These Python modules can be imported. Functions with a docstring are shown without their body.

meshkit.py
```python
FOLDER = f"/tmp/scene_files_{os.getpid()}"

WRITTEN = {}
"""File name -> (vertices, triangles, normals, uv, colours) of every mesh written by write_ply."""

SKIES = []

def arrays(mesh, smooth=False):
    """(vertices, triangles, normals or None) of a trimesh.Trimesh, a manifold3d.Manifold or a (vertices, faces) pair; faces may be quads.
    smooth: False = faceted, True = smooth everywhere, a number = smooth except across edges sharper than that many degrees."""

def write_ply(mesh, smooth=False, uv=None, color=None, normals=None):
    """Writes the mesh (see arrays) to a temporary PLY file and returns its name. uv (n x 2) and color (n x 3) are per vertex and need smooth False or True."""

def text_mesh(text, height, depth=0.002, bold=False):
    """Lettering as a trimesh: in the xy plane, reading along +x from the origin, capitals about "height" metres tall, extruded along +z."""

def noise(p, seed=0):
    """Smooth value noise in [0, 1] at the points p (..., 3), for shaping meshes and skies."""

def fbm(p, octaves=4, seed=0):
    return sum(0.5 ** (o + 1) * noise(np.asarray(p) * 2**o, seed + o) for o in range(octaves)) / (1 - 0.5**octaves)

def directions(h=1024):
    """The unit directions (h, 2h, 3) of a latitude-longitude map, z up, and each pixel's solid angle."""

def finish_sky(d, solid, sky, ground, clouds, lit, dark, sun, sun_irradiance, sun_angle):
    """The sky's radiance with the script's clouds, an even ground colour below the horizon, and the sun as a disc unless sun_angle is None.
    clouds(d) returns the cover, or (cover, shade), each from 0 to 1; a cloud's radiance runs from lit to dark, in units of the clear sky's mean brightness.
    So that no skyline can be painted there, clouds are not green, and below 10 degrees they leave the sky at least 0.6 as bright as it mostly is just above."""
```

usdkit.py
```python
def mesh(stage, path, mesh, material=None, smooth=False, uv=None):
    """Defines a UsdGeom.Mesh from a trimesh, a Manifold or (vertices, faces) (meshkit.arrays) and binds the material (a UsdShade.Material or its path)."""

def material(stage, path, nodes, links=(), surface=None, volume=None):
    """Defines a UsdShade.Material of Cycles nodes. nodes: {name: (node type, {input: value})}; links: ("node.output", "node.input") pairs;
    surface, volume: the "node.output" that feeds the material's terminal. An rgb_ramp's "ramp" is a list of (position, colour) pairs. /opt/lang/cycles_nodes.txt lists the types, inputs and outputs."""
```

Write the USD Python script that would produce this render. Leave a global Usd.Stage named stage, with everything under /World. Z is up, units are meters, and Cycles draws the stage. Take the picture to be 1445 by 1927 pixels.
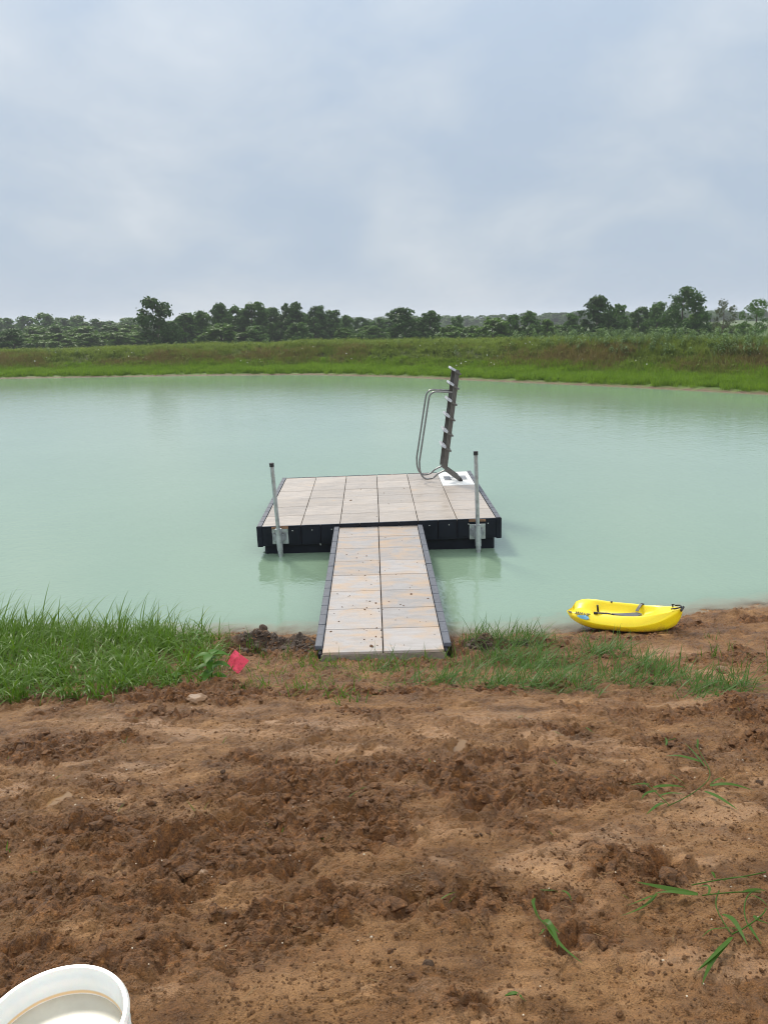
import math
import numpy as np, trimesh, usdkit, meshkit
import shapely
from shapely.geometry import Polygon
from scipy.interpolate import PchipInterpolator, RegularGridInterpolator
from pxr import Usd, UsdGeom, UsdLux, UsdShade, Gf, Sdf, Vt

stage = Usd.Stage.CreateInMemory()
UsdGeom.SetStageUpAxis(stage, "Z")
UsdGeom.Xform.Define(stage, "/World")
UsdGeom.Scope.Define(stage, "/World/Looks")

# ------------------------------------------------------------------ camera, sky, sun, exposure
EYE, PITCH, ROLL = 3.5, math.radians(13.84), math.radians(1.2)
F_PX, CX, CY = 1447.0, 722.5, 963.5          # the photograph's lens in its own pixels
FWD = np.array([0, math.cos(PITCH), -math.sin(PITCH)])
RT0 = np.array([1.0, 0, 0]); UP0 = np.cross(RT0, FWD)
RIGHT = math.cos(ROLL) * RT0 - math.sin(ROLL) * UP0
UP = math.cos(ROLL) * UP0 + math.sin(ROLL) * RT0
cam = UsdGeom.Camera.Define(stage, "/World/camera")
cam.CreateFocalLengthAttr(24.0 * F_PX / 1445.0); cam.CreateHorizontalApertureAttr(24.0)
cam.CreateFStopAttr(0.0); cam.CreateClippingRangeAttr((0.05, 5000.0))
cam.AddTransformOp().Set(Gf.Matrix4d(*RIGHT, 0, *UP, 0, *(-FWD), 0, 0, 0, EYE, 1))
cam.CreateExposureAttr(0.90)

SUN_EL, SUN_AZ = math.radians(47), math.radians(-28)      # azimuth from +y towards +x
SKY = 0.06
def V(*a): return tuple(a)
sky_ramp = [(0.34, (3.95, 4.85, 6.05)), (0.45, (4.3, 5.15, 6.25)), (0.51, (4.75, 5.5, 6.4)), (0.57, (5.25, 5.9, 6.65)), (0.68, (6.6, 7.1, 7.6))]
usdkit.material(stage, "/World/Looks/sky_look", {
    "tc": ("texture_coordinate", {}), "sep": ("separate_xyz", {}),
    "zc": ("math", {"math_type": "maximum", "value2": 0.0}), "den": ("math", {"math_type": "add", "value2": 0.55}),
    "u": ("math", {"math_type": "divide"}), "v": ("math", {"math_type": "divide"}), "uv": ("combine_xyz", {"z": 3.7}),
    "n1": ("noise_texture", {"scale": 1.9, "detail": 8.0, "roughness": 0.56, "distortion": 0.5}),
    "n2": ("noise_texture", {"scale": 5.0, "detail": 7.0, "roughness": 0.5, "distortion": 0.3}),
    "map2": ("mapping", {"scale": (1.0, 1.0, 1.6), "location": (0.35, 0.1, 0.2)}),
    "mixn": ("mix_float", {"fac": 0.50}),
    "ramp": ("rgb_ramp", {"ramp": sky_ramp}),
    "gain": ("map_range", {"range_type": "smoothstep", "from_min": 0.10, "from_max": 1.0, "to_min": 0.97, "to_max": 1.9}),
    "lit": ("vector_math", {"math_type": "scale"}),
    "wh": ("map_range", {"range_type": "smoothstep", "from_min": 0.30, "from_max": 0.85, "to_min": 0.0, "to_max": 0.85}), "whc": ("color", {"value": (7.2, 7.1, 6.8)}), "wm": ("mix_color", {"use_clamp": False}),
    "st": ("sky_texture", {"sky_type": "single_scattering", "sun_disc": False, "sun_elevation": SUN_EL, "sun_rotation": SUN_AZ, "aerosol_density": 2.0}),
    "mx": ("mix_color", {"fac": 0.93, "use_clamp": False}),
    "bg": ("background_shader", {"strength": SKY}),
}, [("tc.generated", "sep.vector"), ("sep.z", "zc.value1"), ("zc.value", "den.value1"), ("sep.x", "u.value1"), ("den.value", "u.value2"),
    ("sep.y", "v.value1"), ("den.value", "v.value2"), ("u.value", "uv.x"), ("v.value", "uv.y"), ("uv.vector", "n1.vector"),
    ("tc.generated", "map2.vector"), ("map2.vector", "n2.vector"), ("n1.fac", "mixn.a"), ("n2.fac", "mixn.b"), ("mixn.result", "ramp.fac"),
    ("zc.value", "gain.value"), ("zc.value", "wh.value"), ("wh.result", "wm.fac"), ("ramp.color", "wm.a"), ("whc.color", "wm.b"), ("wm.result", "lit.vector1"), ("gain.result", "lit.scale"), ("st.color", "mx.a"), ("lit.vector", "mx.b"), ("mx.result", "bg.color")],
    surface="bg.background")
sky = UsdLux.DomeLight.Define(stage, "/World/sky"); sky.CreateIntensityAttr(1.0)
UsdShade.MaterialBindingAPI.Apply(sky.GetPrim()).Bind(UsdShade.Material.Get(stage, "/World/Looks/sky_look"))
sun = UsdLux.DistantLight.Define(stage, "/World/sun")
sun.CreateIntensityAttr(0.40); sun.CreateAngleAttr(12.0); sun.CreateNormalizeAttr(True) if hasattr(sun, "CreateNormalizeAttr") else None
sun.CreateColorAttr(Gf.Vec3f(1.0, 0.93, 0.82))
s_dir = np.array([math.sin(SUN_AZ) * math.cos(SUN_EL), math.cos(SUN_AZ) * math.cos(SUN_EL), math.sin(SUN_EL)])
_zx = np.cross([0, 0, 1.0], s_dir); _zx /= np.linalg.norm(_zx); _zy = np.cross(s_dir, _zx)
sun.AddTransformOp().Set(Gf.Matrix4d(*_zx, 0, *_zy, 0, *s_dir, 0, 0, 0, 60, 1))

# ------------------------------------------------------------------ helpers
def ray(px, py): return FWD + RIGHT * (px - CX) / F_PX - UP * (py - CY) / F_PX
def at_y(px, py, y):
    d = ray(px, py); return np.array([0, 0, EYE]) + d * (y / d[1])
def at_z(px, py, z=0.0):
    d = ray(px, py); return np.array([0, 0, EYE]) + d * ((z - EYE) / d[2])

_taken = set()
def numbered(parent, name):
    k, out = 0, f"{parent}/{name}"
    while out in _taken:
        k += 1; out = f"{parent}/{name}_{k:03d}"
    _taken.add(out); return out
def path_of(p): return "/World" if p is None else str(p.GetPath())
def tag(prim, label=None, category=None, group=None, kind=None):
    for k, v in (("label", label), ("category", category), ("group", group), ("kind", kind)):
        if v: prim.SetCustomDataByKey(k, v)
    return prim
def MAT(n): return UsdShade.Material.Get(stage, f"/World/Looks/{n}")
def obj(name, mesh, mat, parent=None, smooth=False, **t):
    if isinstance(mesh, list): mesh = trimesh.util.concatenate(mesh)
    m = usdkit.mesh(stage, numbered(path_of(parent), name), mesh, MAT(mat), smooth=smooth)
    return tag(m.GetPrim(), **t)
def mat4(R=np.eye(3), t=(0, 0, 0), s=1.0):
    M = np.eye(4); M[:3, :3] = np.asarray(R) * s; M[:3, 3] = t; return M
def gf(M): return Gf.Matrix4d(*np.asarray(M, float).T.ravel().tolist())
def thing(name, label, category, M=np.eye(4), group=None):
    x = UsdGeom.Xform.Define(stage, numbered("/World", name)); x.AddTransformOp().Set(gf(M))
    return tag(x.GetPrim(), label, category, group)
def copy(src, M, label, category, group=None, name=None):
    r = thing(name or src.GetName(), label, category, M, group)
    r.GetReferences().AddInternalReference(src.GetPath()); r.SetInstanceable(True)
    return r
def rz(a): c, s = math.cos(a), math.sin(a); return np.array([[c, -s, 0], [s, c, 0], [0, 0, 1.0]])
def rx(a): c, s = math.cos(a), math.sin(a); return np.array([[1, 0, 0], [0, c, -s], [0, s, c.real]])
def ry(a): c, s = math.cos(a), math.sin(a); return np.array([[c, 0, s], [0, 1, 0], [-s, 0, c]])
def box(sx, sy, sz, c=(0, 0, 0), ch=0.0):
    if ch <= 0:
        b = trimesh.creation.box((sx, sy, sz)); b.apply_translation(c); return b
    pts = []
    for a in (-1, 1):
        for b_ in (-1, 1):
            for d in (-1, 1):
                for k in range(3):
                    q = np.array([sx / 2 - ch, sy / 2 - ch, sz / 2 - ch]); q[k] += ch
                    pts.append(q * (a, b_, d))
    h = trimesh.convex.convex_hull(np.array(pts)); h.apply_translation(c); return h
def cyl(p0, p1, r, n=16, r2=None):
    p0, p1 = np.asarray(p0, float), np.asarray(p1, float)
    return tube([p0, p1], [r, r if r2 is None else r2], n, cap=True)
def tube(pts, rad, n=8, cap=True):
    p = np.asarray(pts, float); rad = np.broadcast_to(rad, (len(p),))
    t = np.gradient(p, axis=0); t /= np.linalg.norm(t, axis=1, keepdims=True) + 1e-12
    a = np.zeros_like(p); ref = np.array([0, 0, 1.0]) if abs(t[0, 2]) < 0.9 else np.array([1.0, 0, 0])
    for i in range(len(p)):
        a[i] = np.cross(t[i], ref); a[i] /= np.linalg.norm(a[i]) + 1e-12
        ref = np.cross(a[i], t[i])
    b = np.cross(t, a); ang = np.arange(n) * 2 * np.pi / n
    v = p[:, None] + rad[:, None, None] * (np.cos(ang)[None, :, None] * a[:, None] + np.sin(ang)[None, :, None] * b[:, None])
    i, j = np.meshgrid(np.arange(len(p) - 1), np.arange(n), indexing="ij")
    q = np.stack([i * n + j, i * n + (j + 1) % n, (i + 1) * n + (j + 1) % n, (i + 1) * n + j], -1).reshape(-1, 4)
    f = np.vstack([q[:, [0, 2, 1]], q[:, [0, 3, 2]]]); v = v.reshape(-1, 3)
    if cap:
        k = len(v); v = np.vstack([v, p[0], p[-1]]); e = (len(p) - 1) * n; r = np.arange(n)
        f = np.vstack([f, np.stack([np.full(n, k), r, (r + 1) % n], 1), np.stack([np.full(n, k + 1), e + (r + 1) % n, e + r], 1)])
    m = trimesh.Trimesh(v, f, process=False); m.fix_normals() if False else None
    return m
def revolve(profile, n=48):
    return trimesh.creation.revolve(np.asarray(profile, float), sections=n)
def smooth_curve(pts, n=40, closed=False):
    p = np.asarray(pts, float); s = np.r_[0, np.cumsum(np.linalg.norm(np.diff(p, axis=0), axis=1))]
    return PchipInterpolator(s, p)(np.linspace(0, s[-1], n))
def round_path(pts, r, n=7):
    """A polyline with its corners rounded by radius r."""
    p = [np.asarray(q, float) for q in pts]; out = [p[0]]
    for a, b, c in zip(p[:-2], p[1:-1], p[2:]):
        u, w = (a - b), (c - b); lu, lw = np.linalg.norm(u), np.linalg.norm(w); u, w = u / lu, w / lw
        d = min(r / max(math.tan(math.acos(np.clip(u @ w, -1, 1)) / 2), 1e-3), 0.48 * lu, 0.48 * lw)
        q0, q1 = b + u * d, b + w * d
        for k in np.linspace(0, 1, n): out.append((1 - k) ** 2 * q0 + 2 * k * (1 - k) * b + k * k * q1)
    out.append(p[-1]); return np.array(out)
def noise(x, y, s, seed=0, z=0.0): return meshkit.noise(np.stack([x / s, y / s, np.full_like(x, z)], -1), seed)
def fbm2(x, y, s, o=4, seed=0):
    return sum(0.5 ** (k + 1) * noise(x, y, s / 2 ** k, seed + k) for k in range(o)) / (1 - 0.5 ** o)
def sst(x, a, b):
    t = np.clip((x - a) / (b - a), 0, 1); return t * t * (3 - 2 * t)
def primvar(prim, name, arr):
    arr = np.asarray(arr, np.float32)
    if arr.ndim == 1:
        UsdGeom.PrimvarsAPI(prim).CreatePrimvar(name, Sdf.ValueTypeNames.FloatArray, "vertex").Set(Vt.FloatArray.FromNumpy(arr))
    else:
        UsdGeom.PrimvarsAPI(prim).CreatePrimvar(name, Sdf.ValueTypeNames.Color3fArray, "vertex").Set(Vt.Vec3fArray.FromNumpy(arr))
def grid_mesh(xs, ys, Z):
    X, Y = np.meshgrid(xs, ys); nx, ny = len(xs), len(ys)
    v = np.stack([X, Y, Z], -1).reshape(-1, 3)
    i, j = np.meshgrid(np.arange(ny - 1), np.arange(nx - 1), indexing="ij"); a = (i * nx + j).ravel()
    f = np.vstack([np.stack([a, a + 1, a + nx + 1], 1), np.stack([a, a + nx + 1, a + nx], 1)])
    return v, f
def instancer(name, protos, mats, pos, quat_yaw, scale, idx, tilt=None, **t):
    path = numbered("/World", name); pi = UsdGeom.PointInstancer.Define(stage, path)
    targets = []
    for k, (m, mt) in enumerate(zip(protos, mats)):
        mm = usdkit.mesh(stage, f"{path}/kinds/kind_{k:03d}", m, MAT(mt), smooth=(True if t.get("smooth") else False)); targets.append(mm.GetPath())
    t.pop("smooth", None)
    pi.CreatePrototypesRel().SetTargets(targets)
    pi.CreatePositionsAttr(Vt.Vec3fArray.FromNumpy(np.asarray(pos, np.float32)))
    pi.CreateProtoIndicesAttr(Vt.IntArray.FromNumpy(np.asarray(idx, np.int32)))
    sc = np.asarray(scale, np.float32); sc = np.repeat(sc[:, None], 3, 1) if sc.ndim == 1 else sc
    pi.CreateScalesAttr(Vt.Vec3fArray.FromNumpy(sc))
    q = []
    for k, a in enumerate(quat_yaw):
        g = Gf.Rotation(Gf.Vec3d(0, 0, 1), float(np.degrees(a)))
        if tilt is not None:
            g = g * Gf.Rotation(Gf.Vec3d(float(tilt[k][0]), float(tilt[k][1]), 0) if abs(tilt[k][0]) + abs(tilt[k][1]) > 1e-6 else Gf.Vec3d(1, 0, 0), float(np.degrees(tilt[k][2])))
        qq = g.GetQuat(); im = qq.GetImaginary(); q.append(Gf.Quath(float(qq.GetReal()), float(im[0]), float(im[1]), float(im[2])))
    pi.CreateOrientationsAttr(Vt.QuathArray(q))
    return tag(pi.GetPrim(), **t)

# ------------------------------------------------------------------ materials
def mat(name, nodes, links, surface): usdkit.material(stage, f"/World/Looks/{name}", nodes, links, surface)
def plain(name, color, rough=0.5, var=0.12, scale=6.0, metal=0.0, bump=0.0, bscale=60.0, spec=0.5, coat=0.0):
    c = np.array(color); lo, hi = c * (1 - var), np.minimum(c * (1 + var), 1)
    mat(name, {"tc": ("texture_coordinate", {}), "n": ("noise_texture", {"scale": scale, "detail": 5.0, "roughness": 0.6}),
               "r": ("rgb_ramp", {"ramp": [(0.3, tuple(lo)), (0.7, tuple(hi))]}),
               "rr": ("map_range", {"from_min": 0.3, "from_max": 0.7, "to_min": max(rough - 0.08, 0.02), "to_max": min(rough + 0.08, 1)}),
               "n2": ("noise_texture", {"scale": bscale, "detail": 4.0}), "b": ("bump", {"strength": bump, "distance": 0.01}),
               "p": ("principled_bsdf", {"metallic": metal, "specular_ior_level": spec, "coat_weight": coat})},
        [("tc.object", "n.vector"), ("tc.object", "n2.vector"), ("n.fac", "r.fac"), ("n.fac", "rr.value"), ("r.color", "p.base_color"), ("rr.result", "p.roughness"),
         ("n2.fac", "b.height")] + ([("b.normal", "p.normal")] if bump > 0 else []), "p.BSDF")

def mud_material(name, attr, fresh=0.9):
    nodes = {"g": ("geometry", {}),
        "n1": ("noise_texture", {"scale": 3.0, "detail": 9.0, "roughness": 0.72}), "n2": ("noise_texture", {"scale": 28.0, "detail": 6.0, "roughness": 0.65}),
        "n3": ("noise_texture", {"scale": 190.0, "detail": 4.0, "roughness": 0.6}), "n4": ("noise_texture", {"scale": 85.0, "detail": 5.0, "roughness": 0.65}), "s4": ("math", {"math_type": "multiply_add", "value2": 0.55}),
        "base": ("rgb_ramp", {"ramp": [(0.32, (0.082, 0.037, 0.013)), (0.44, (0.172, 0.082, 0.026)), (0.54, (0.250, 0.126, 0.043)), (0.68, (0.40, 0.220, 0.090))]}),
        "dist": ("rgb_ramp", {"ramp": [(0.30, (0.050, 0.020, 0.006)), (0.45, (0.120, 0.049, 0.013)), (0.60, (0.225, 0.095, 0.025)), (0.75, (0.40, 0.175, 0.045))]}),
        "slickc": ("color", {"value": (0.32, 0.190, 0.098)}), "darkc": ("color", {"value": (0.052, 0.033, 0.021)}),
        "m1": ("mix_color", {}), "m2": ("mix_color", {}), "m3": ("mix_color", {}),
        "sp": ("mix_color", {"blend_type": "multiply", "fac": 0.75}), "spr": ("rgb_ramp", {"ramp": [(0.34, (0.40, 0.37, 0.34)), (0.50, (1, 1, 1)), (0.68, (1.35, 1.32, 1.28))]}),
        "sum": ("math", {"math_type": "multiply_add", "value2": 0.35}), "sum2": ("math", {"math_type": "multiply_add", "value2": 0.5}),
        "b": ("bump", {"strength": 1.0, "distance": 0.028}),
        "rr": ("map_range", {"from_min": 0.38, "from_max": 0.62, "to_min": 0.33, "to_max": 0.60}), "r2": ("mix_float", {"b": 0.62}), "r3": ("mix_float", {"b": 0.34}), "bs": ("map_range", {"from_min": 0.0, "from_max": 0.8, "to_min": 1.0, "to_max": 0.40, "clamp": True}),
        "p": ("principled_bsdf", {"specular_ior_level": 0.4})}
    links = [("g.position", "n1.vector"), ("g.position", "n2.vector"), ("g.position", "n3.vector"), ("g.position", "n4.vector"),
             ("n1.fac", "base.fac"), ("n2.fac", "dist.fac"), ("base.color", "m1.a"), ("dist.color", "m1.b"), ("m1.result", "m2.a"), ("slickc.color", "m2.b"),
             ("m2.result", "m3.a"), ("darkc.color", "m3.b"), ("n3.fac", "spr.fac"), ("m3.result", "sp.a"), ("spr.color", "sp.b"), ("sp.result", "p.base_color"),
             ("n3.fac", "sum.value1"), ("n2.fac", "sum.value3"), ("n4.fac", "s4.value1"), ("sum.value", "s4.value3"), ("s4.value", "b.height"), ("b.normal", "p.normal"),
             ("n1.fac", "rr.value"), ("rr.result", "r2.a"), ("r2.result", "r3.a"), ("r3.result", "p.roughness")]
    nodes.pop("sum2")
    if attr:
        nodes |= {"a1": ("attribute", {"attribute": "fresh"}), "a2": ("attribute", {"attribute": "slick"}), "a3": ("attribute", {"attribute": "dark"}),
                  "wob": ("math", {"math_type": "multiply_add", "value2": 1.5, "use_clamp": True}), "wo0": ("math", {"math_type": "subtract", "value2": 0.5}), "sl": ("math", {"math_type": "multiply", "value2": 0.8}) }
        links += [("n2.fac", "wo0.value1"), ("wo0.value", "wob.value1"), ("a1.fac", "wob.value3"), ("wob.value", "m1.fac"), ("a2.fac", "sl.value1"), ("sl.value", "m2.fac"), ("a3.fac", "m3.fac"), ("a1.fac", "r2.fac"), ("a2.fac", "r3.fac"), ("a2.fac", "bs.value"), ("bs.result", "b.strength")]
    else:
        nodes.pop("bs"); nodes["m1"][1]["fac"] = fresh; nodes["m2"][1]["fac"] = 0.04; nodes["m3"][1]["fac"] = 0.12; nodes["r2"][1]["fac"] = 0.8; nodes["r3"][1]["fac"] = 0.0
    mat(name, nodes, links, "p.BSDF")
mud_material("mud", True); mud_material("mud_clod", False); mud_material("mud_grain", False, 0.42)
plain("dark_soil", (0.062, 0.038, 0.024), 0.7, 0.4, 25, bump=0.6, bscale=120)

# outer ground: vertex tint with grain
mat("ground_look", {"a": ("attribute", {"attribute": "tint"}), "g": ("geometry", {}), "n": ("noise_texture", {"scale": 3.0, "detail": 8.0, "roughness": 0.7}),
    "r": ("rgb_ramp", {"ramp": [(0.3, (0.6, 0.6, 0.6)), (0.7, (1.3, 1.3, 1.3))]}), "m": ("mix_color", {"blend_type": "multiply", "fac": 1.0, "use_clamp": False}),
    "b": ("bump", {"strength": 0.6, "distance": 0.05}), "p": ("principled_bsdf", {"roughness": 0.8, "specular_ior_level": 0.3})},
    [("g.position", "n.vector"), ("n.fac", "r.fac"), ("a.color", "m.a"), ("r.color", "m.b"), ("m.result", "p.base_color"), ("n.fac", "b.height"), ("b.normal", "p.normal")], "p.BSDF")

# turbid pond water: depth is the real depth of the water column, so shallow water shows its bed
mat("pond_water", {"d": ("attribute", {"attribute": "depth"}), "g": ("geometry", {}),
    "ex": ("math", {"math_type": "multiply", "value2": -20.0}), "e2": ("math", {"math_type": "exponent"}), "al": ("math", {"math_type": "subtract", "value1": 1.0, "use_clamp": True}),
    "nb": ("noise_texture", {"scale": 0.16, "detail": 3.0}), "cr": ("rgb_ramp", {"ramp": [(0.3, (0.190, 0.288, 0.205)), (0.7, (0.215, 0.318, 0.230))]}),
    "silt": ("map_range", {"from_min": 0.0, "from_max": 0.13, "to_min": 1.0, "to_max": 0.0, "clamp": True}), "sc": ("color", {"value": (0.36, 0.30, 0.21)}), "cm": ("mix_color", {}),
    "mp": ("mapping", {"scale": (1.0, 1.0, 1.0)}), "w1": ("noise_texture", {"scale": 5.0, "detail": 3.0, "roughness": 0.55, "distortion": 0.3}),
    "w2": ("noise_texture", {"scale": 1.1, "detail": 2.0, "roughness": 0.5}), "w3": ("noise_texture", {"scale": 26.0, "detail": 2.0, "roughness": 0.5}),
    "ws": ("math", {"math_type": "multiply_add", "value2": 1.0}), "wt": ("math", {"math_type": "multiply_add", "value2": 0.22}),
    "b": ("bump", {"strength": 1.0, "distance": 0.006}),
    "w4": ("noise_texture", {"scale": 1.5, "detail": 5.0, "roughness": 0.65}), "rr": ("map_range", {"from_min": 0.42, "from_max": 0.66, "to_min": 0.015, "to_max": 0.11, "clamp": True}),
    "p": ("principled_bsdf", {"ior": 1.95, "specular_ior_level": 0.5})},
    [("d.fac", "ex.value1"), ("ex.value", "e2.value1"), ("e2.value", "al.value2"), ("g.position", "nb.vector"), ("nb.fac", "cr.fac"), ("d.fac", "silt.value"),
     ("silt.result", "cm.fac"), ("cr.color", "cm.a"), ("sc.color", "cm.b"), ("cm.result", "p.base_color"),
     ("g.position", "mp.vector"), ("mp.vector", "w1.vector"), ("mp.vector", "w2.vector"), ("mp.vector", "w3.vector"), ("w2.fac", "ws.value1"), ("w1.fac", "ws.value3"), ("w3.fac", "wt.value1"), ("ws.value", "wt.value3"),
     ("mp.vector", "w4.vector"), ("w4.fac", "rr.value"), ("rr.result", "p.roughness"), ("wt.value", "b.height"), ("b.normal", "p.normal"), ("al.value", "p.alpha")], "p.BSDF")

def leafy(name, stops, rough=0.55, trans=0.35, obj_var=0.25, spec=0.18, per="island", posvar=None):
    """Foliage: colour varies per leaf and per object; some light passes through."""
    nodes = {"g": ("geometry", {}), "o": ("object_info", {}), "ad": ("math", {"math_type": "multiply_add", "value2": obj_var}), "mu": ("math", {"math_type": "multiply", "value2": 1 - obj_var}),
             "r": ("rgb_ramp", {"ramp": stops}), "p": ("principled_bsdf", {"roughness": rough, "specular_ior_level": spec}), "t": ("translucent_bsdf", {}),
             "tc": ("mix_color", {"blend_type": "multiply", "fac": 1.0, "b": (1.25, 1.3, 0.6), "use_clamp": False}), "m": ("mix_closure", {"fac": trans})}
    links = [("g.random_per_island", "mu.value1"), ("mu.value", "ad.value3"), ("o.random", "ad.value1"), ("ad.value", "r.fac"), ("r.color", "p.base_color"), ("r.color", "tc.a"), ("tc.result", "t.color"), ("p.BSDF", "m.closure1"), ("t.BSDF", "m.closure2")]
    mat(name, nodes, links, "m.closure")
leafy("grass_near", [(0.0, (0.086, 0.167, 0.016)), (0.4, (0.153, 0.281, 0.032)), (0.75, (0.282, 0.410, 0.057)), (0.92, (0.444, 0.454, 0.103)), (1.0, (0.717, 0.501, 0.160))], 0.38, 0.4, 0.0)
leafy("grass_flat", [(0.0, (0.065, 0.138, 0.022)), (0.5, (0.123, 0.225, 0.041)), (0.8, (0.217, 0.319, 0.066)), (0.9, (0.392, 0.348, 0.108)), (1.0, (0.609, 0.464, 0.168))], 0.4, 0.35, 0.0)
leafy("straw", [(0.0, (0.20, 0.13, 0.06)), (0.6, (0.40, 0.29, 0.14)), (1.0, (0.50, 0.40, 0.22))], 0.6, 0.2, 0.0)
leafy("bank_grass_look", [(0.0, (0.115, 0.205, 0.02)), (0.5, (0.185, 0.295, 0.03)), (1.0, (0.29, 0.37, 0.05))], 0.5, 0.4, 0.45)
leafy("bank_green", [(0.0, (0.118, 0.168, 0.040)), (0.5, (0.207, 0.263, 0.068)), (1.0, (0.347, 0.364, 0.120))], 0.6, 0.35, 0.5)
leafy("bank_brown", [(0.0, (0.16, 0.125, 0.055)), (0.5, (0.24, 0.195, 0.088)), (1.0, (0.33, 0.28, 0.13))], 0.7, 0.25, 0.5)
leafy("bank_pale", [(0.0, (0.13, 0.21, 0.1)), (0.5, (0.19, 0.275, 0.135)), (1.0, (0.26, 0.33, 0.17))], 0.55, 0.3, 0.4)
leafy("leaf_dark", [(0.0, (0.030, 0.074, 0.013)), (0.5, (0.051, 0.118, 0.021)), (1.0, (0.088, 0.172, 0.033))], 0.5, 0.3, 0.35)
leafy("leaf_mid", [(0.0, (0.043, 0.101, 0.018)), (0.5, (0.073, 0.154, 0.027)), (1.0, (0.116, 0.206, 0.042))], 0.5, 0.3, 0.4)
leafy("leaf_light", [(0.0, (0.065, 0.133, 0.019)), (0.5, (0.104, 0.191, 0.030)), (1.0, (0.148, 0.237, 0.047))], 0.5, 0.35, 0.35)
leafy("leaf_pale", [(0.0, (0.080, 0.100, 0.050)), (0.5, (0.125, 0.150, 0.080)), (1.0, (0.18, 0.20, 0.11))], 0.55, 0.3, 0.3)
leafy("weed_leaf", [(0.0, (0.070, 0.175, 0.020)), (0.5, (0.100, 0.225, 0.030)), (1.0, (0.140, 0.27, 0.045))], 0.45, 0.4, 0.0)
plain("bark", (0.075, 0.060, 0.045), 0.85, 0.3, 3.0)
plain("white_petal", (0.75, 0.75, 0.72), 0.6, 0.05)

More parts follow.
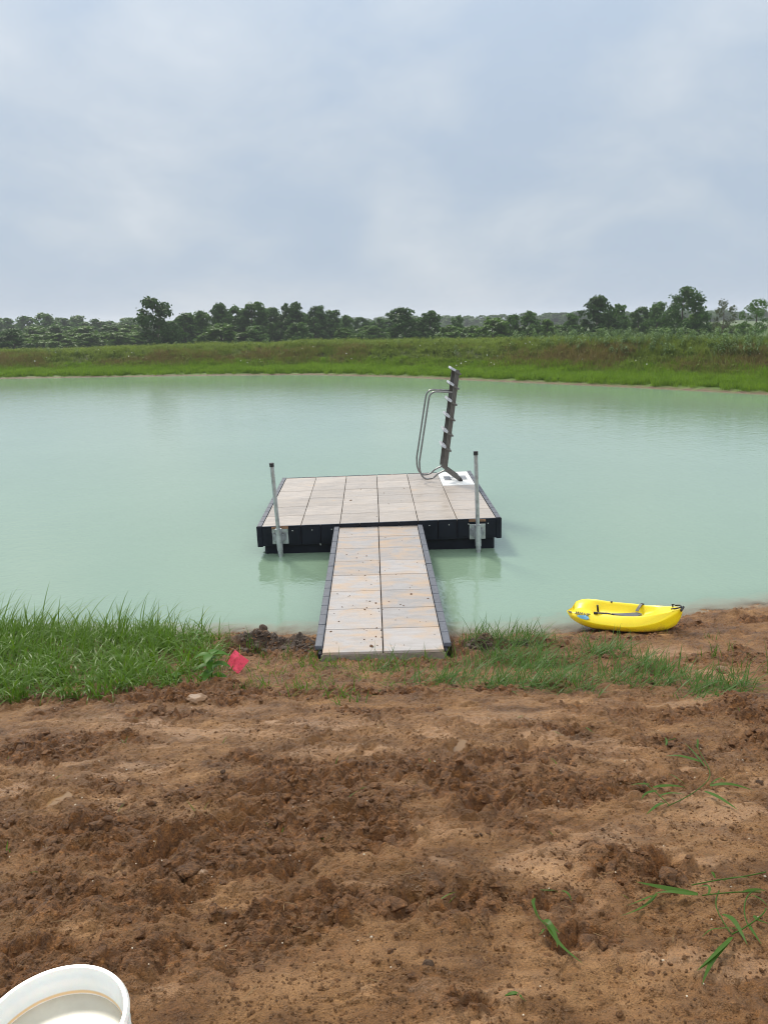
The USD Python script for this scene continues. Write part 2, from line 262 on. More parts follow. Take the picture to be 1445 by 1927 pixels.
# deck: stone-look composite tile, veined, with tan mud film; mud = how much of it
def tile_material(name, mudness, tone=(1, 1, 1)):
    mat(name, {"tc": ("texture_coordinate", {}), "o": ("object_info", {}), "g": ("geometry", {}),
        "mp": ("mapping", {"scale": (1.6, 7.0, 4.0)}), "n": ("noise_texture", {"scale": 2.2, "detail": 7.0, "roughness": 0.6, "distortion": 0.8}),
        "r": ("rgb_ramp", {"ramp": [(p_, tuple(np.array(c_) * tone)) for p_, c_ in ((0.28, (0.370, 0.320, 0.265)), (0.5, (0.425, 0.372, 0.315)), (0.70, (0.47, 0.418, 0.36)))]}),
        "vv": ("math", {"math_type": "multiply_add", "value2": 0.22, "value3": 0.88}), "vs": ("vector_math", {"math_type": "scale"}),
        "ms": ("mapping", {"scale": (1.0, 1.7, 1.0), "location": (3.1, 1.7, 0)}), "nm": ("noise_texture", {"scale": 2.6, "detail": 6.0, "roughness": 0.62, "distortion": 0.6}),
        "nmf": ("map_range", {"from_min": 0.60 - 0.20 * mudness, "from_max": 0.74 - 0.08 * mudness, "to_min": 0.0, "to_max": 0.75, "clamp": True}),
        "mc": ("color", {"value": (0.45, 0.315, 0.20)}), "mm": ("mix_color", {}),
        "nd": ("noise_texture", {"scale": 55.0, "detail": 3.0}), "ndf": ("map_range", {"from_min": 0.72 - 0.01 * mudness, "from_max": 0.75, "to_min": 0.0, "to_max": 0.85, "clamp": True}),
        "dc": ("color", {"value": (0.10, 0.055, 0.03)}), "md": ("mix_color", {}),
        "b": ("bump", {"strength": 0.3, "distance": 0.003}), "rr": ("map_range", {"from_min": 0.35, "from_max": 0.65, "to_min": 0.22, "to_max": 0.42}),
        "p": ("principled_bsdf", {"specular_ior_level": 0.4})},
        [("g.position", "mp.vector"), ("mp.vector", "n.vector"), ("n.fac", "r.fac"), ("o.random", "vv.value1"), ("r.color", "vs.vector1"), ("vv.value", "vs.scale"),
         ("g.position", "ms.vector"), ("ms.vector", "nm.vector"), ("nm.fac", "nmf.value"), ("nmf.result", "mm.fac"), ("vs.vector", "mm.a"), ("mc.color", "mm.b"),
         ("g.position", "nd.vector"), ("nd.fac", "ndf.value"), ("ndf.result", "md.fac"), ("mm.result", "md.a"), ("dc.color", "md.b"), ("md.result", "p.base_color"),
         ("n.fac", "b.height"), ("b.normal", "p.normal"), ("nm.fac", "rr.value"), ("rr.result", "p.roughness")], "p.BSDF")
tile_material("deck_tile", -0.25, (0.95, 0.955, 0.99)); tile_material("ramp_tile", 0.85, (0.86, 0.92, 1.05))
plain("black_plastic", (0.005, 0.007, 0.012), 0.45, 0.3, 5.0, spec=0.2, bump=0.15, bscale=90)
plain("trim_grey", (0.085, 0.095, 0.120), 0.55, 0.3, 22.0, bump=0.3, bscale=150)
plain("deck_frame", (0.045, 0.026, 0.018), 0.8, 0.3, 15.0)
plain("galvanised", (0.40, 0.43, 0.44), 0.38, 0.2, 14.0, metal=0.75, bump=0.1, bscale=80)
plain("ladder_metal", (0.115, 0.110, 0.102), 0.42, 0.15, 9.0, metal=0.45)
plain("tube_metal", (0.20, 0.20, 0.20), 0.32, 0.15, 9.0, metal=0.8)
plain("step_grey", (0.42, 0.44, 0.48), 0.45, 0.08, 12.0)
plain("white_plastic", (0.80, 0.81, 0.80), 0.35, 0.03, 8.0)
plain("grate_grey", (0.20, 0.21, 0.22), 0.5, 0.2, 60.0)
plain("black_rubber", (0.012, 0.012, 0.013), 0.5, 0.2, 20.0)
plain("wood_strip", (0.20, 0.11, 0.06), 0.8, 0.3, 12.0, bump=0.3)
plain("front_board", (0.20, 0.17, 0.135), 0.8, 0.3, 9.0, bump=0.5, bscale=40)
plain("steel_dot", (0.65, 0.66, 0.66), 0.4, 0.1, 20.0, metal=0.5)
# kayak plastic with brown mud smears low on its flank
mat("kayak_yellow", {"tc": ("texture_coordinate", {}), "s": ("separate_xyz", {}), "n": ("noise_texture", {"scale": 9.0, "detail": 6.0, "roughness": 0.65, "distortion": 0.5}), "n2": ("noise_texture", {"scale": 3.0, "detail": 3.0}),
    "lo": ("map_range", {"from_min": 0.02, "from_max": 0.19, "to_min": 0.13, "to_max": -0.25, "clamp": True}), "ad": ("math", {"math_type": "add"}),
    "f": ("map_range", {"from_min": 0.52, "from_max": 0.70, "to_min": 0.0, "to_max": 0.6, "clamp": True}), "mc": ("color", {"value": (0.42, 0.22, 0.05)}),
    "r": ("rgb_ramp", {"ramp": [(0.3, (0.78, 0.60, 0.006)), (0.7, (0.84, 0.68, 0.012))]}), "m": ("mix_color", {}), "rr": ("map_range", {"from_min": 0.0, "from_max": 0.6, "to_min": 0.33, "to_max": 0.6}),
    "p": ("principled_bsdf", {"subsurface_weight": 0.08, "subsurface_scale": 0.01})},
    [("tc.object", "s.vector"), ("tc.object", "n.vector"), ("tc.object", "n2.vector"), ("s.z", "lo.value"), ("n.fac", "ad.value1"), ("lo.result", "ad.value2"), ("ad.value", "f.value"), ("f.result", "m.fac"), ("n2.fac", "r.fac"),
     ("r.color", "m.a"), ("mc.color", "m.b"), ("m.result", "p.base_color"), ("f.result", "rr.value"), ("rr.result", "p.roughness")], "p.BSDF")
plain("seat_grey", (0.10, 0.11, 0.13), 0.7, 0.15, 30.0, bump=0.3, bscale=200)
plain("logo_dark", (0.06, 0.055, 0.03), 0.5, 0.1); plain("logo_blue", (0.16, 0.42, 0.62), 0.5, 0.15)
# bucket: white plastic, an ochre tide line left by muddy water
mat("bucket_plastic", {"tc": ("texture_coordinate", {}), "s": ("separate_xyz", {}), "n": ("noise_texture", {"scale": 7.0, "detail": 5.0}), "n2": ("noise_texture", {"scale": 2.5, "detail": 4.0}),
    "w": ("math", {"math_type": "multiply_add", "value2": 0.014}), "d": ("math", {"math_type": "subtract", "value2": 0.3150}), "ab": ("math", {"math_type": "absolute"}),
    "f": ("map_range", {"range_type": "smoothstep", "from_min": 0.0015, "from_max": 0.0065, "to_min": 0.72, "to_max": 0.0, "clamp": True}), "oc": ("color", {"value": (0.66, 0.36, 0.10)}),
    "lo": ("map_range", {"range_type": "smoothstep", "from_min": 0.26, "from_max": 0.316, "to_min": 0.55, "to_max": 0.0, "clamp": True}), "lc": ("color", {"value": (0.60, 0.52, 0.36)}),
    "bc": ("rgb_ramp", {"ramp": [(0.3, (0.69, 0.695, 0.67)), (0.7, (0.77, 0.775, 0.755))]}), "m0": ("mix_color", {}), "m1": ("mix_color", {}),
    "p": ("principled_bsdf", {"roughness": 0.34, "subsurface_weight": 0.15, "subsurface_scale": 0.01})},
    [("tc.object", "s.vector"), ("tc.object", "n.vector"), ("tc.object", "n2.vector"), ("n2.fac", "w.value1"), ("s.z", "w.value3"), ("w.value", "d.value1"), ("d.value", "ab.value1"), ("ab.value", "f.value"), ("s.z", "lo.value"),
     ("n.fac", "bc.fac"), ("bc.color", "m0.a"), ("lc.color", "m0.b"), ("lo.result", "m0.fac"), ("m0.result", "m1.a"), ("oc.color", "m1.b"), ("f.result", "m1.fac"), ("m1.result", "p.base_color")], "p.BSDF")
plain("bucket_water", (0.52, 0.50, 0.42), 0.32, 0.14, 6.0)
plain("puddle_water", (0.20, 0.118, 0.052), 0.06, 0.1, 6.0)
mat("flag_pink", {"tc": ("texture_coordinate", {}), "n": ("noise_texture", {"scale": 34.0, "detail": 5.0, "roughness": 0.6}), "f": ("map_range", {"from_min": 0.52, "from_max": 0.60, "to_min": 0.0, "to_max": 0.8, "clamp": True}),
    "m": ("mix_color", {"a": (0.86, 0.075, 0.15), "b": (0.42, 0.035, 0.05)}), "p": ("principled_bsdf", {"roughness": 0.35}), "t": ("translucent_bsdf", {"color": (0.9, 0.10, 0.17)}), "x": ("mix_closure", {"fac": 0.3})},
    [("tc.object", "n.vector"), ("n.fac", "f.value"), ("f.result", "m.fac"), ("m.result", "p.base_color"), ("p.BSDF", "x.closure1"), ("t.BSDF", "x.closure2")], "x.closure")
plain("stone_tan", (0.19, 0.108, 0.053), 0.5, 0.25, 14.0, bump=0.4, bscale=60); plain("stone_dark", (0.075, 0.048, 0.032), 0.8, 0.3, 20.0, spec=0.15, bump=0.4, bscale=60)
plain("pebble_pale", (0.50, 0.43, 0.33), 0.6, 0.3, 3.0)
plain("flag_wire", (0.30, 0.42, 0.05), 0.4, 0.1)

# ------------------------------------------------------------------ terrain
near_pts = [(-75, 12), (-60, 9.6), (-20, 8.9), (-6, 8.5), (-2.5, 8.36), (-1.22, 8.34), (-0.78, 8.24), (0.75, 8.2), (1.65, 8.19), (2.22, 8.27), (2.9, 8.46), (3.45, 8.62), (3.75, 8.86), (4.24, 8.84), (4.68, 8.9), (7, 9.4), (12, 11.2), (21, 17), (25, 24)]
far_pts = [(22, 30), (17.45, 34.9), (13.17, 39.82), (8.57, 44.34), (4.2, 48.6), (0.21, 52.3), (-5, 55.7), (-12.38, 57.34), (-20.46, 58.1), (-28.75, 58.9), (-60, 60.5), (-82, 50), (-85, 25)]
pond = Polygon(near_pts + far_pts).buffer(1.5).buffer(-1.5)
shapely.prepare(pond); shore = pond.exterior
nprof = PchipInterpolator([-30, -8, -1.2, 0, 0.35, 1.17, 4.0, 7.0, 9.0, 14, 40], [-2.2, -1.7, -0.30, 0.0, 0.11, 0.26, 1.0, 1.77, 2.12, 2.3, 2.4])
fprof = PchipInterpolator([-30, -8, -1.2, 0, 0.8, 1.6, 3.0, 4.2, 5.2, 6.2, 8.0, 11, 16, 25, 60], [-2.2, -1.7, -0.30, 0.0, 0.10, 0.20, 0.40, 0.92, 1.48, 1.80, 1.93, 1.88, 1.0, 0.45, 0.4])
def signed(x, y):
    P = shapely.points(np.ravel(x), np.ravel(y)); d = shapely.distance(P, shore)
    return np.where(shapely.contains(pond, P), -d, d).reshape(np.shape(x))
def ground_h(x, y, sd=None):
    x, y = np.asarray(x, float), np.asarray(y, float)
    sd = signed(x, y) if sd is None else sd
    far = sst(y, 14, 28)
    k = 1 + np.where(sd > 2.5, 1, np.clip(sd / 2.5, 0, 1)) * (0.08 * sst(x, 4, 16) - 0.13 * sst(-x, 10, 28))
    hf = fprof(np.clip(sd, -30, 60)) * k + np.clip(sd - 1, 0, 3) / 3 * 0.22 * (fbm2(x, y, 5.0, 3, 5) - 0.5)
    hn = nprof(np.clip(sd, -30, 40))
    h = hn * (1 - far) + hf * far
    hill = sst(np.hypot(x, y), 250, 900) * 2.2 * (0.4 + fbm2(x, y, 320.0, 3, 9))
    return h + hill
R = np.random.default_rng(11)
# outer ground, coarse, dropped below the detailed mud bank
PX0, PX1, PY0, PY1 = -5.4, 5.8, 0.9, 9.6
def axis(dense, lo, hi, n):
    left = dense[0] - np.geomspace(1.0, dense[0] - lo, n)[::1]; right = dense[-1] + np.geomspace(1.0, hi - dense[-1], n)
    return np.r_[left[::-1], dense, right]
gx = axis(np.arange(-36, 30.01, 0.6), -1400, 1400, 26); gy = axis(np.arange(-8, 82, 0.5), -900, 1500, 26)
GX, GY = np.meshgrid(gx, gy); SD = signed(GX, GY); GZ = ground_h(GX, GY, SD)
inset = np.minimum(np.minimum(GX - PX0, PX1 - GX), np.minimum(GY - PY0, PY1 - GY))
GZ = GZ - 0.5 * sst(inset, 0.0, 0.7)
v, f = grid_mesh(gx, gy, GZ)
gr = obj("ground", (v, f), "ground_look", smooth=True, kind="structure")
def mixc(a, b, t): return np.asarray(a) * (1 - t[..., None]) + np.asarray(b) * t[..., None]
tint = np.broadcast_to(np.array([0.10, 0.165, 0.032]), GX.shape + (3,)).copy()
tint = mixc((0.125, 0.085, 0.055), tint, sst(SD, 0.25, 0.6) * sst(GY, 12, 20))
nn = fbm2(GX, GY, 4.0, 3, 31)
bank = sst(SD, 3.0, 4.0) * (1 - sst(SD, 6.0, 7.0)) * sst(GY, 12, 20)
tint = tint * (1 - bank[..., None]) + mixc((0.060, 0.075, 0.026), (0.105, 0.075, 0.038), sst(nn, 0.40, 0.6)) * bank[..., None]
fld = sst(SD, 14, 24); tint = tint * (1 - fld[..., None]) + mixc((0.060, 0.100, 0.024), (0.085, 0.125, 0.038), sst(fbm2(GX, GY, 90, 2, 3), 0.4, 0.6)) * fld[..., None]
tint = np.where((SD < 0.2)[..., None], np.array([0.14, 0.095, 0.06]), tint)
primvar(gr, "tint", tint.reshape(-1, 3))

# detailed mud bank
mx = np.r_[np.arange(PX0, -2.3, 0.016), np.arange(-2.3, 2.3, 0.0085), np.arange(2.3, PX1, 0.016)]
my = np.r_[np.arange(PY0, 3.6, 0.0075), np.arange(3.6, 6.4, 0.011), np.arange(6.4, PY1, 0.019)]
MX, MY = np.meshgrid(mx, my)
csx, csy = np.arange(PX0 - .1, PX1 + .2, 0.08), np.arange(PY0 - .1, PY1 + .2, 0.08)
CXg, CYg = np.meshgrid(csx, csy); CS = signed(CXg, CYg); CH = ground_h(CXg, CYg, CS)
I_sd = RegularGridInterpolator((csy, csx), CS); I_h = RegularGridInterpolator((csy, csx), CH)
def base_at(px, py):
    d = ray(px, py); t = np.linspace(0.8, 14, 2600); P = np.array([0, 0, EYE]) + t[:, None] * d
    ok = (P[:, 1] > PY0) & (P[:, 1] < PY1) & (P[:, 0] > PX0) & (P[:, 0] < PX1); P = P[ok]
    h = I_h(P[:, [1, 0]]); k = np.argmax(P[:, 2] <= h); return P[k]
MS = I_sd((MY, MX)); MH = I_h((MY, MX))
def blob(px, py, ra, rb):
    c = base_at(px, py); return ((MX - c[0]) / ra) ** 2 + ((MY - c[1]) / rb) ** 2
D = np.zeros_like(MX)
for px, py, ra, rb, s in [(560, 1480, .60, .42, 1), (650, 1570, .42, .26, 1), (330, 1580, .40, .22, .9), (480, 1580, .4, .2, .8), (240, 1318, .9, .13, 1), (600, 1305, 1.0, .17, .9), (420, 1300, .5, .2, 1), (190, 1390, .55, .16, .9), (90, 1420, .4, .16, .9), (330, 1345, .4, .08, .8),
        (720, 1335, .5, .12, .8), (820, 1455, .40, .20, .9), (960, 1490, .45, .24, .75), (1080, 1368, .27, .12, 1), (1330, 1345, .5, .22, .9), (1425, 1400, .4, .28, .8), (1240, 1640, .17, .12, 1), (880, 1690, .34, .14, .9), (690, 1690, .36, .10, .9), (740, 1700, .3, .1, .8),
        (60, 1805, .36, .12, .9), (180, 1690, .36, .16, .8), (430, 1640, .4, .12, .8), (1090, 1765, .14, .09, 1), (60, 1570, .4, .24, .8), (900, 1240, 1.0, .35, .8), (500, 1225, .55, .22, 1), (1300, 1250, .7, .3, .45), (1400, 1170, .6, .18, .55), (1140, 1205, .6, .12, .6), (1010, 1425, .3, .14, .8), (200, 1480, .4, .16, .6), (1190, 1480, .3, .14, .6), (880, 1890, .08, .06, 1), (700, 1500, .3, .16, .9), (560, 1720, .3, .08, .6), (1000, 1560, .35, .14, .7)]:
    D = np.maximum(D, s * np.exp(-0.85 * blob(px, py, ra, rb)))
big = fbm2(MX, MY, 0.42, 4, 40)
D = sst(D + 1.5 * (big - 0.5) + 0.10 * (noise(MX, MY, 0.05, 77) - 0.5), 0.13, 0.58)
S = np.zeros_like(MX)
for px, py, ra, rb, s in [(480, 1370, .8, .22, 1), (300, 1360, .5, .14, .9), (950, 1345, .5, .12, .6), (700, 1375, .5, .1, .9), (990, 1455, .22, .07, 1), (330, 1680, .16, .12, .7), (1000, 1840, .55, .22, .42), (560, 1820, .45, .16, .36), (1250, 1560, .5, .2, .4), (180, 1450, .4, .12, .5), (1150, 1430, .5, .14, .7), (640, 1410, .5, .08, .8), (1230, 1230, .5, .18, .8), (1330, 1260, .4, .2, .7), (1100, 1400, .4, .12, .5), (820, 1560, .2, .1, .6), (960, 1560, .2, .08, .6)]:
    S = np.maximum(S, s * np.exp(-0.9 * blob(px, py, ra, rb)))
S = S * sst(fbm2(MX * 0.55, MY * 1.4, 0.22, 4, 60), 0.36, 0.56) * (1 - 0.6 * D)
S = np.maximum(S, .6 * sst(fbm2(MX * .8, MY * 1.2, 0.26, 4, 161), 0.55, 0.68) * (1 - D) * sst(-MY, -5.6, -4.8))
dark = np.zeros_like(MX)
calm = np.zeros_like(MX)
for px, py, ra, rb in [(1060, 1820, .55, .26), (520, 1810, .45, .15), (1230, 1560, .4, .2), (1380, 1620, .35, .25)]: calm = np.maximum(calm, np.exp(-.9 * blob(px, py, ra, rb)))
for px, py, ra, rb, s in [(500, 1216, .48, .14, 1.3), (570, 1222, .25, .17, 1.3), (900, 1222, .28, .16, 1.1), (960, 1215, .3, .1, .6)]:
    dark = np.maximum(dark, s * np.exp(-1.2 * blob(px, py, ra, rb)))
dark = np.clip(dark, 0, 1) * sst(fbm2(MX, MY, 0.12, 3, 90), 0.2, 0.45)
wpx, wpy = MX + 0.05 * (noise(MX, MY, 0.09, 14) - .5), MY + 0.05 * (noise(MX, MY, 0.09, 15) - .5)
bil = lambda s, sd_: np.abs(2 * noise(wpx, wpy, s, sd_) - 1)
crumb = 0.62 * bil(0.15, 20) + 0.50 * bil(0.075, 21) + 0.34 * bil(0.038, 22) + 0.24 * bil(0.020, 23) + 0.10 * noise(MX, MY, 0.012, 24)
pat = sst(fbm2(MX, MY, 0.20, 4, 140), 0.34, 0.64)
rough = np.clip(0.16 + 0.42 * pat, 0, 1) * (1 - D) * (1 - 0.8 * S) * (1 - 0.55 * calm) + D * (0.75 + 0.35 * pat)
terr = fbm2(wpx * .7, wpy * 1.3, 0.30, 4, 141) * 10; fr_ = terr - np.floor(terr); step_ = (np.floor(terr) + sst(fr_, .72, 1.0) - terr)
Z = MH + 0.016 * step_ * (0.35 + 0.65 * (1 - D)) + 0.055 * (fbm2(MX, MY, 0.9, 3, 50) - 0.5) + 0.02 * (noise(MX * 0.5, MY * 1.3, 0.21, 51) - 0.5)
Z += rough * (0.092 * (crumb - 0.70)) + D * 0.06 * (big - 0.45)
flat = 1 - D
Z += flat * (0.020 * (fbm2(MX, MY, 0.11, 3, 52) - .5) + 0.0050 * (noise(MX, MY, 0.024, 53) - .5) + 0.0025 * (noise(MX, MY, 0.012, 54) - .5))
# smeared ledges in the slick parts, running across the slope
led = noise(MX * 0.35, MY * 1.8 + 0.12 * noise(MX, MY, 0.3, 56), 0.075, 55)
Z += S * 0.022 * (sst(led, 0.35, 0.6) - 0.5)
# boot prints with pushed-up rims
for px, py, yaw, dep in [(500, 1478, .5, .06), (640, 1528, -.4, .06), (340, 1590, 1.0, .055), (290, 1622, 1.2, .035), (700, 1575, .2, .05), (862, 1408, 1.2, .045), (985, 1460, 1.1, .035), (900, 1515, .9, .05), (1080, 1375, 1.0, .045), (815, 1462, .3, .05), (1245, 1640, .9, .05), (1092, 1762, .6, .04), (770, 1700, 1.2, .04), (340, 1690, .3, .03), (600, 1395, 1.3, .035), (690, 1410, 1.3, .03), (1000, 1400, 1.2, .035), (95, 1505, 1.1, .03), (880, 1690, 1.3, .045), (560, 1640, 1.2, .03), (1180, 1490, .4, .03), (450, 1530, .6, .05), (920, 1430, 1.2, .03), (1390, 1345, .6, .04)]:
    c = base_at(px, py); ca, sa = math.cos(yaw), math.sin(yaw)
    u = ((MX - c[0]) * ca + (MY - c[1]) * sa) / 0.15; w = (-(MX - c[0]) * sa + (MY - c[1]) * ca) / 0.062
    r = np.sqrt(u * u + w * w) * (1 + 0.35 * (noise(MX, MY, 0.05, 57) - 0.5))
    Z += -dep * (1 - sst(r, 0.55, 1.0)) + 0.45 * dep * np.exp(-((r - 1.25) / 0.22) ** 2) * (0.4 + 1.2 * noise(MX, MY, 0.04, 58))
c = base_at(880, 1893); r = np.hypot(MX - c[0], MY - c[1]) / 0.032; Z -= 0.05 * (1 - sst(r, 0.4, 1.0))
# heaps: wet spoil at the water's edge on both sides of the gangway, a ridge under the grass
for px, py, ra, rb, hgt in [(500, 1215, .30, .13, .15), (430, 1218, .2, .1, .08), (572, 1222, .14, .2, .12), (905, 1215, .25, .14, .11), (970, 1212, .25, .1, .05), (450, 1290, .28, .13, .08), (330, 1318, .5, .1, .04), (1380, 1160, .6, .12, .06)]:
    Z += hgt * np.exp(-blob(px, py, ra, rb)) * (0.5 + fbm2(MX, MY, 0.07, 3, 91))
Z = np.where(np.hypot(MX + .7214, MY - 1.317) < .17, np.minimum(Z, 1.716), Z)
edge = np.minimum(np.minimum(MX - PX0, PX1 - MX), np.minimum(MY - PY0, PY1 - MY))
Z = MH + 0.004 + (Z - MH) * sst(edge, 0.0, 0.5)
# keep the gangway's foot and the kayak's bed clear
Z = np.where((np.abs(MX) < 0.66) & (MY > 7.03) & (MY < 8.6), np.minimum(Z, 0.13 - 0.12 * (MY - 7.05)), Z)
v, f = grid_mesh(mx, my, Z)
mudp = obj("mud_bank", (v, f), "mud", smooth=True, kind="structure")
primvar(mudp, "fresh", np.clip(0.9 * D + 0.55 * (pat - 0.42), 0, 1).ravel()); primvar(mudp, "slick", S.ravel()); primvar(mudp, "dark", dark.ravel())
I_z = RegularGridInterpolator((my, mx), Z); I_D = RegularGridInterpolator((my, mx), D)
def mud_z(x, y): return I_z(np.stack([np.clip(y, PY0 + .01, my[-1] - .01), np.clip(x, PX0 + .01, mx[-1] - .01)], -1))
def on_mud(px, py):
    p = base_at(px, py)
    for _ in range(4):
        z = float(mud_z(p[0], p[1])); q = at_z(px, py, z); p = 0.5 * p + 0.5 * q
    return np.array([p[0], p[1], float(mud_z(p[0], p[1]))])

# pond water with its depth
wx = np.r_[np.arange(-90, -5, 1.5), np.arange(-5, 6, 0.08), np.arange(6, 30, 0.6)]; wy = np.r_[np.arange(7.4, 10, 0.05), np.arange(10, 28, 0.5), np.arange(28, 64, 0.6)]
WX, WY = np.meshgrid(wx, wy); wsd = signed(WX, WY); wd = np.maximum(0, -ground_h(WX, WY, wsd))
near_ = (WX > PX0 + .05) & (WX < PX1 - .05) & (WY < PY1 - .05)
wd[near_] = np.maximum(0, -mud_z(WX[near_], WY[near_]))
wat = obj("pond_water", grid_mesh(wx, wy, np.zeros_like(WX)), "pond_water", smooth=True, kind="structure")
primvar(wat, "depth", wd.ravel())

# ------------------------------------------------------------------ floating dock
def fit(yaw, pit, rol, t): return mat4(rz(math.radians(yaw)) @ rx(math.radians(pit)) @ ry(math.radians(rol)), t)
TS = 0.61; W = 6 * TS
DOCK = fit(0.8, 0.53, -0.79, (-0.0796, 11.6154, 0.4768))
dock = thing("floating_dock", "square floating dock of six by six pale stone-look tiles with black bumper panels", "dock", DOCK)
rng = np.random.default_rng(5)
for c_ in range(6):
    for r_ in range(6):
        if c_ == 5 and r_ >= 4: continue
        t = box(TS - 0.012, TS - 0.014, 0.03, ch=0.003); t.apply_transform(mat4(rz(rng.normal(0, .0012)), (-W / 2 + TS * (c_ + .5) + rng.normal(0, .0008), TS * (r_ + .5), -0.015 + rng.normal(0, .0012))))
        obj("tile", t, "deck_tile", dock)
wp = box(TS - 0.006, 2 * TS - 0.008, 0.034, (-W / 2 + TS * 5.5, TS * 5, -0.010), ch=0.004)
hp = obj("hatch_plate", wp, "white_plastic", dock, label="white plastic corner plate with two grated openings")
for dx in (-0.155, 0.15):
    gc = (-W / 2 + TS * 5.5 + dx, TS * 5 + 0.02)
    gp = obj("grate", box(0.13, 0.38, 0.004, (*gc, 0.0085)), "grate_grey", hp)
    for q in range(6): obj("bar", box(0.115, 0.018, 0.006, (gc[0], gc[1] - 0.15 + q * 0.06, 0.0125)), "step_grey", hp)
obj("frame", box(W - 0.02, W - 0.02, 0.24, (0, W / 2, -0.155)), "deck_frame", dock)
fl = box(W - 0.04, W - 0.04, 0.42, (0, W / 2, -0.49), ch=0.03)
obj("float", fl, "black_plastic", dock)
PW = W / 12
for k in range(12):
    for side in (-1, 1):                                            # thick bumper blocks along both sides
        b = box(0.075, PW - 0.006, 0.315, (side * (W / 2 + 0.0385), PW * (k + .5), -0.1545 + rng.normal(0, .0015)), ch=0.006)
        bp = obj("bumper_block", b, "black_plastic", dock)
        obj("worn_cap", box(0.069, PW - 0.016, 0.004, (side * (W / 2 + 0.0385), PW * (k + .5), 0.0045), ch=0.0015), "trim_grey", bp)
    for yy, s in ((-0.015, 1), (W + 0.015, -1)):                    # thin panels across front and back
        x = -W / 2 + PW * (k + .5)
        b = box(PW - 0.008, 0.026, 0.312, (x, yy, -0.156 + rng.normal(0, .001)), ch=0.004)
        pp = obj("front_panel" if s == 1 else "rear_panel", b, "black_plastic", dock)
        obj("panel_lip", box(PW - 0.014, 0.020, 0.004, (x, yy, 0.003)), "trim_grey", pp)
        if s == 1 and not (4 <= k <= 7):
            fr = [box(PW - 0.05, 0.006, 0.24, (x, -0.030, -0.155), ch=0.002)]
            obj("raised_field", fr, "black_plastic", pp)
            obj("bolt", cyl((x + 0.02, -0.030, -0.075), (x + 0.02, -0.040, -0.075), 0.0075, 10), "steel_dot", pp)
for side in (-1, 1):
    x0 = side * (W / 2 + 0.0385)
    obj("corner_block", box(0.085, 0.03, 0.33, (x0, -0.018, -0.16), ch=0.006), "black_plastic", dock)
    obj("worn_corner", box(0.080, 0.06, 0.004, (x0, W + 0.03, 0.004)), "trim_grey", dock)
obj("hook_bolt", cyl((-0.93, -0.02, -0.33), (-0.93, -0.03, -0.30), 0.006, 8), "steel_dot", dock)
# posts and the brackets that hold them
INV = np.linalg.inv(DOCK)
def to_dock(m): m = m.copy(); m.apply_transform(INV); return m
for nm, tp, bt, plx, lab in (("left", (511, 872), (528, 1040), 527.5, "leaning galvanised steel post with black cap at the dock's front left corner"), ("right", (895, 850), (900, 1035), 898, "galvanised steel post with black cap at the dock's front right corner, beside the ladder")):
    A, B = at_y(*tp, 11.47), at_y(*bt, 11.47); ax = (A - B) / np.linalg.norm(A - B); foot = B - ax * (B[2] + 1.5) / ax[2]
    at = lambda z: foot + ax * (z - foot[2]) / ax[2]
    M = mat4(np.eye(3), foot); iM = np.linalg.inv(M)
    po = thing("mooring_post", lab, "post", M, "galvanised posts that hold the dock")
    loc = lambda m: (m.apply_transform(iM), m)[1]
    obj("pipe", loc(cyl(foot, A - ax * 0.005, 0.0315, 20)), "galvanised", po, smooth=40)
    obj("cap", loc(cyl(A - ax * 0.05, A + ax * 0.006, 0.0355, 20)), "black_rubber", po, smooth=40)
    zc = 0.30
    c = at(zc); l = (INV @ np.r_[c, 1])[:3]
    pl = obj("bracket", box(0.25, 0.012, 0.245, (l[0] + 0.01, -0.0365, l[2] - 0.005), ch=0.003), "galvanised", dock)
    obj("sleeve", to_dock(tube([at(0.10), at(0.435), at(0.44)], [0.047, 0.047, 0.052], 20)), "galvanised", pl, smooth=40)
    obj("sleeve", to_dock(cyl(at(0.04), at(0.11), 0.040, 20)), "galvanised", pl, smooth=40)
    for s in (-1, 1):
        g = trimesh.convex.convex_hull(np.array([[l[0] + s * 0.11, -0.045, l[2] + a] for a in (0.055, -0.055)] + [[l[0] + s * 0.095, -0.045, l[2] + a] for a in (0.055, -0.055)] + [[l[0] + s * 0.035, -0.135, l[2] + a] for a in (0.035, -0.065)] + [[l[0] + s * 0.045, -0.125, l[2] + a] for a in (0.035, -0.065)]))
        obj("gusset", g, "galvanised", pl)
        for dz in (-.095, .085): obj("bolt", cyl((l[0] + 0.01 + s * 0.095, -0.042, l[2] + dz), (l[0] + 0.01 + s * 0.095, -0.050, l[2] + dz), 0.013, 6), "galvanised", pl)
    obj("wood_strip", box(0.26, 0.02, 0.035, (l[0] + 0.01, -0.034, -0.022)), "wood_strip", dock)

# ------------------------------------------------------------------ swim ladder
YN, YF = 14.42, 14.85
LM = mat4(np.eye(3), at_y(866, 905, YN)); iL = np.linalg.inv(LM)
lad = thing("swim_ladder", "grey flip-up swim ladder with pale steps raised on the dock's far right corner", "ladder", LM)
def L(px, py, y): return at_y(px, py, y)
ln = lambda m: (m.apply_transform(iL), m)[1]
def rail(pts, y, wdt, thick):
    """A flat bar in the xz plane at depth y: pts along its centre line."""
    p = np.array([[q[0], q[2]] for q in pts]); t = np.gradient(p, axis=0); t /= np.linalg.norm(t, axis=1, keepdims=True); n_ = np.stack([-t[:, 1], t[:, 0]], 1)
    poly = Polygon(np.vstack([p + n_ * wdt / 2, (p - n_ * wdt / 2)[::-1]])).buffer(0)
    m = trimesh.creation.extrude_polygon(poly, thick, engine="earcut")
    m.vertices = np.stack([m.vertices[:, 0], y - thick / 2 + m.vertices[:, 2], m.vertices[:, 1]], 1); m.fix_normals(); return m
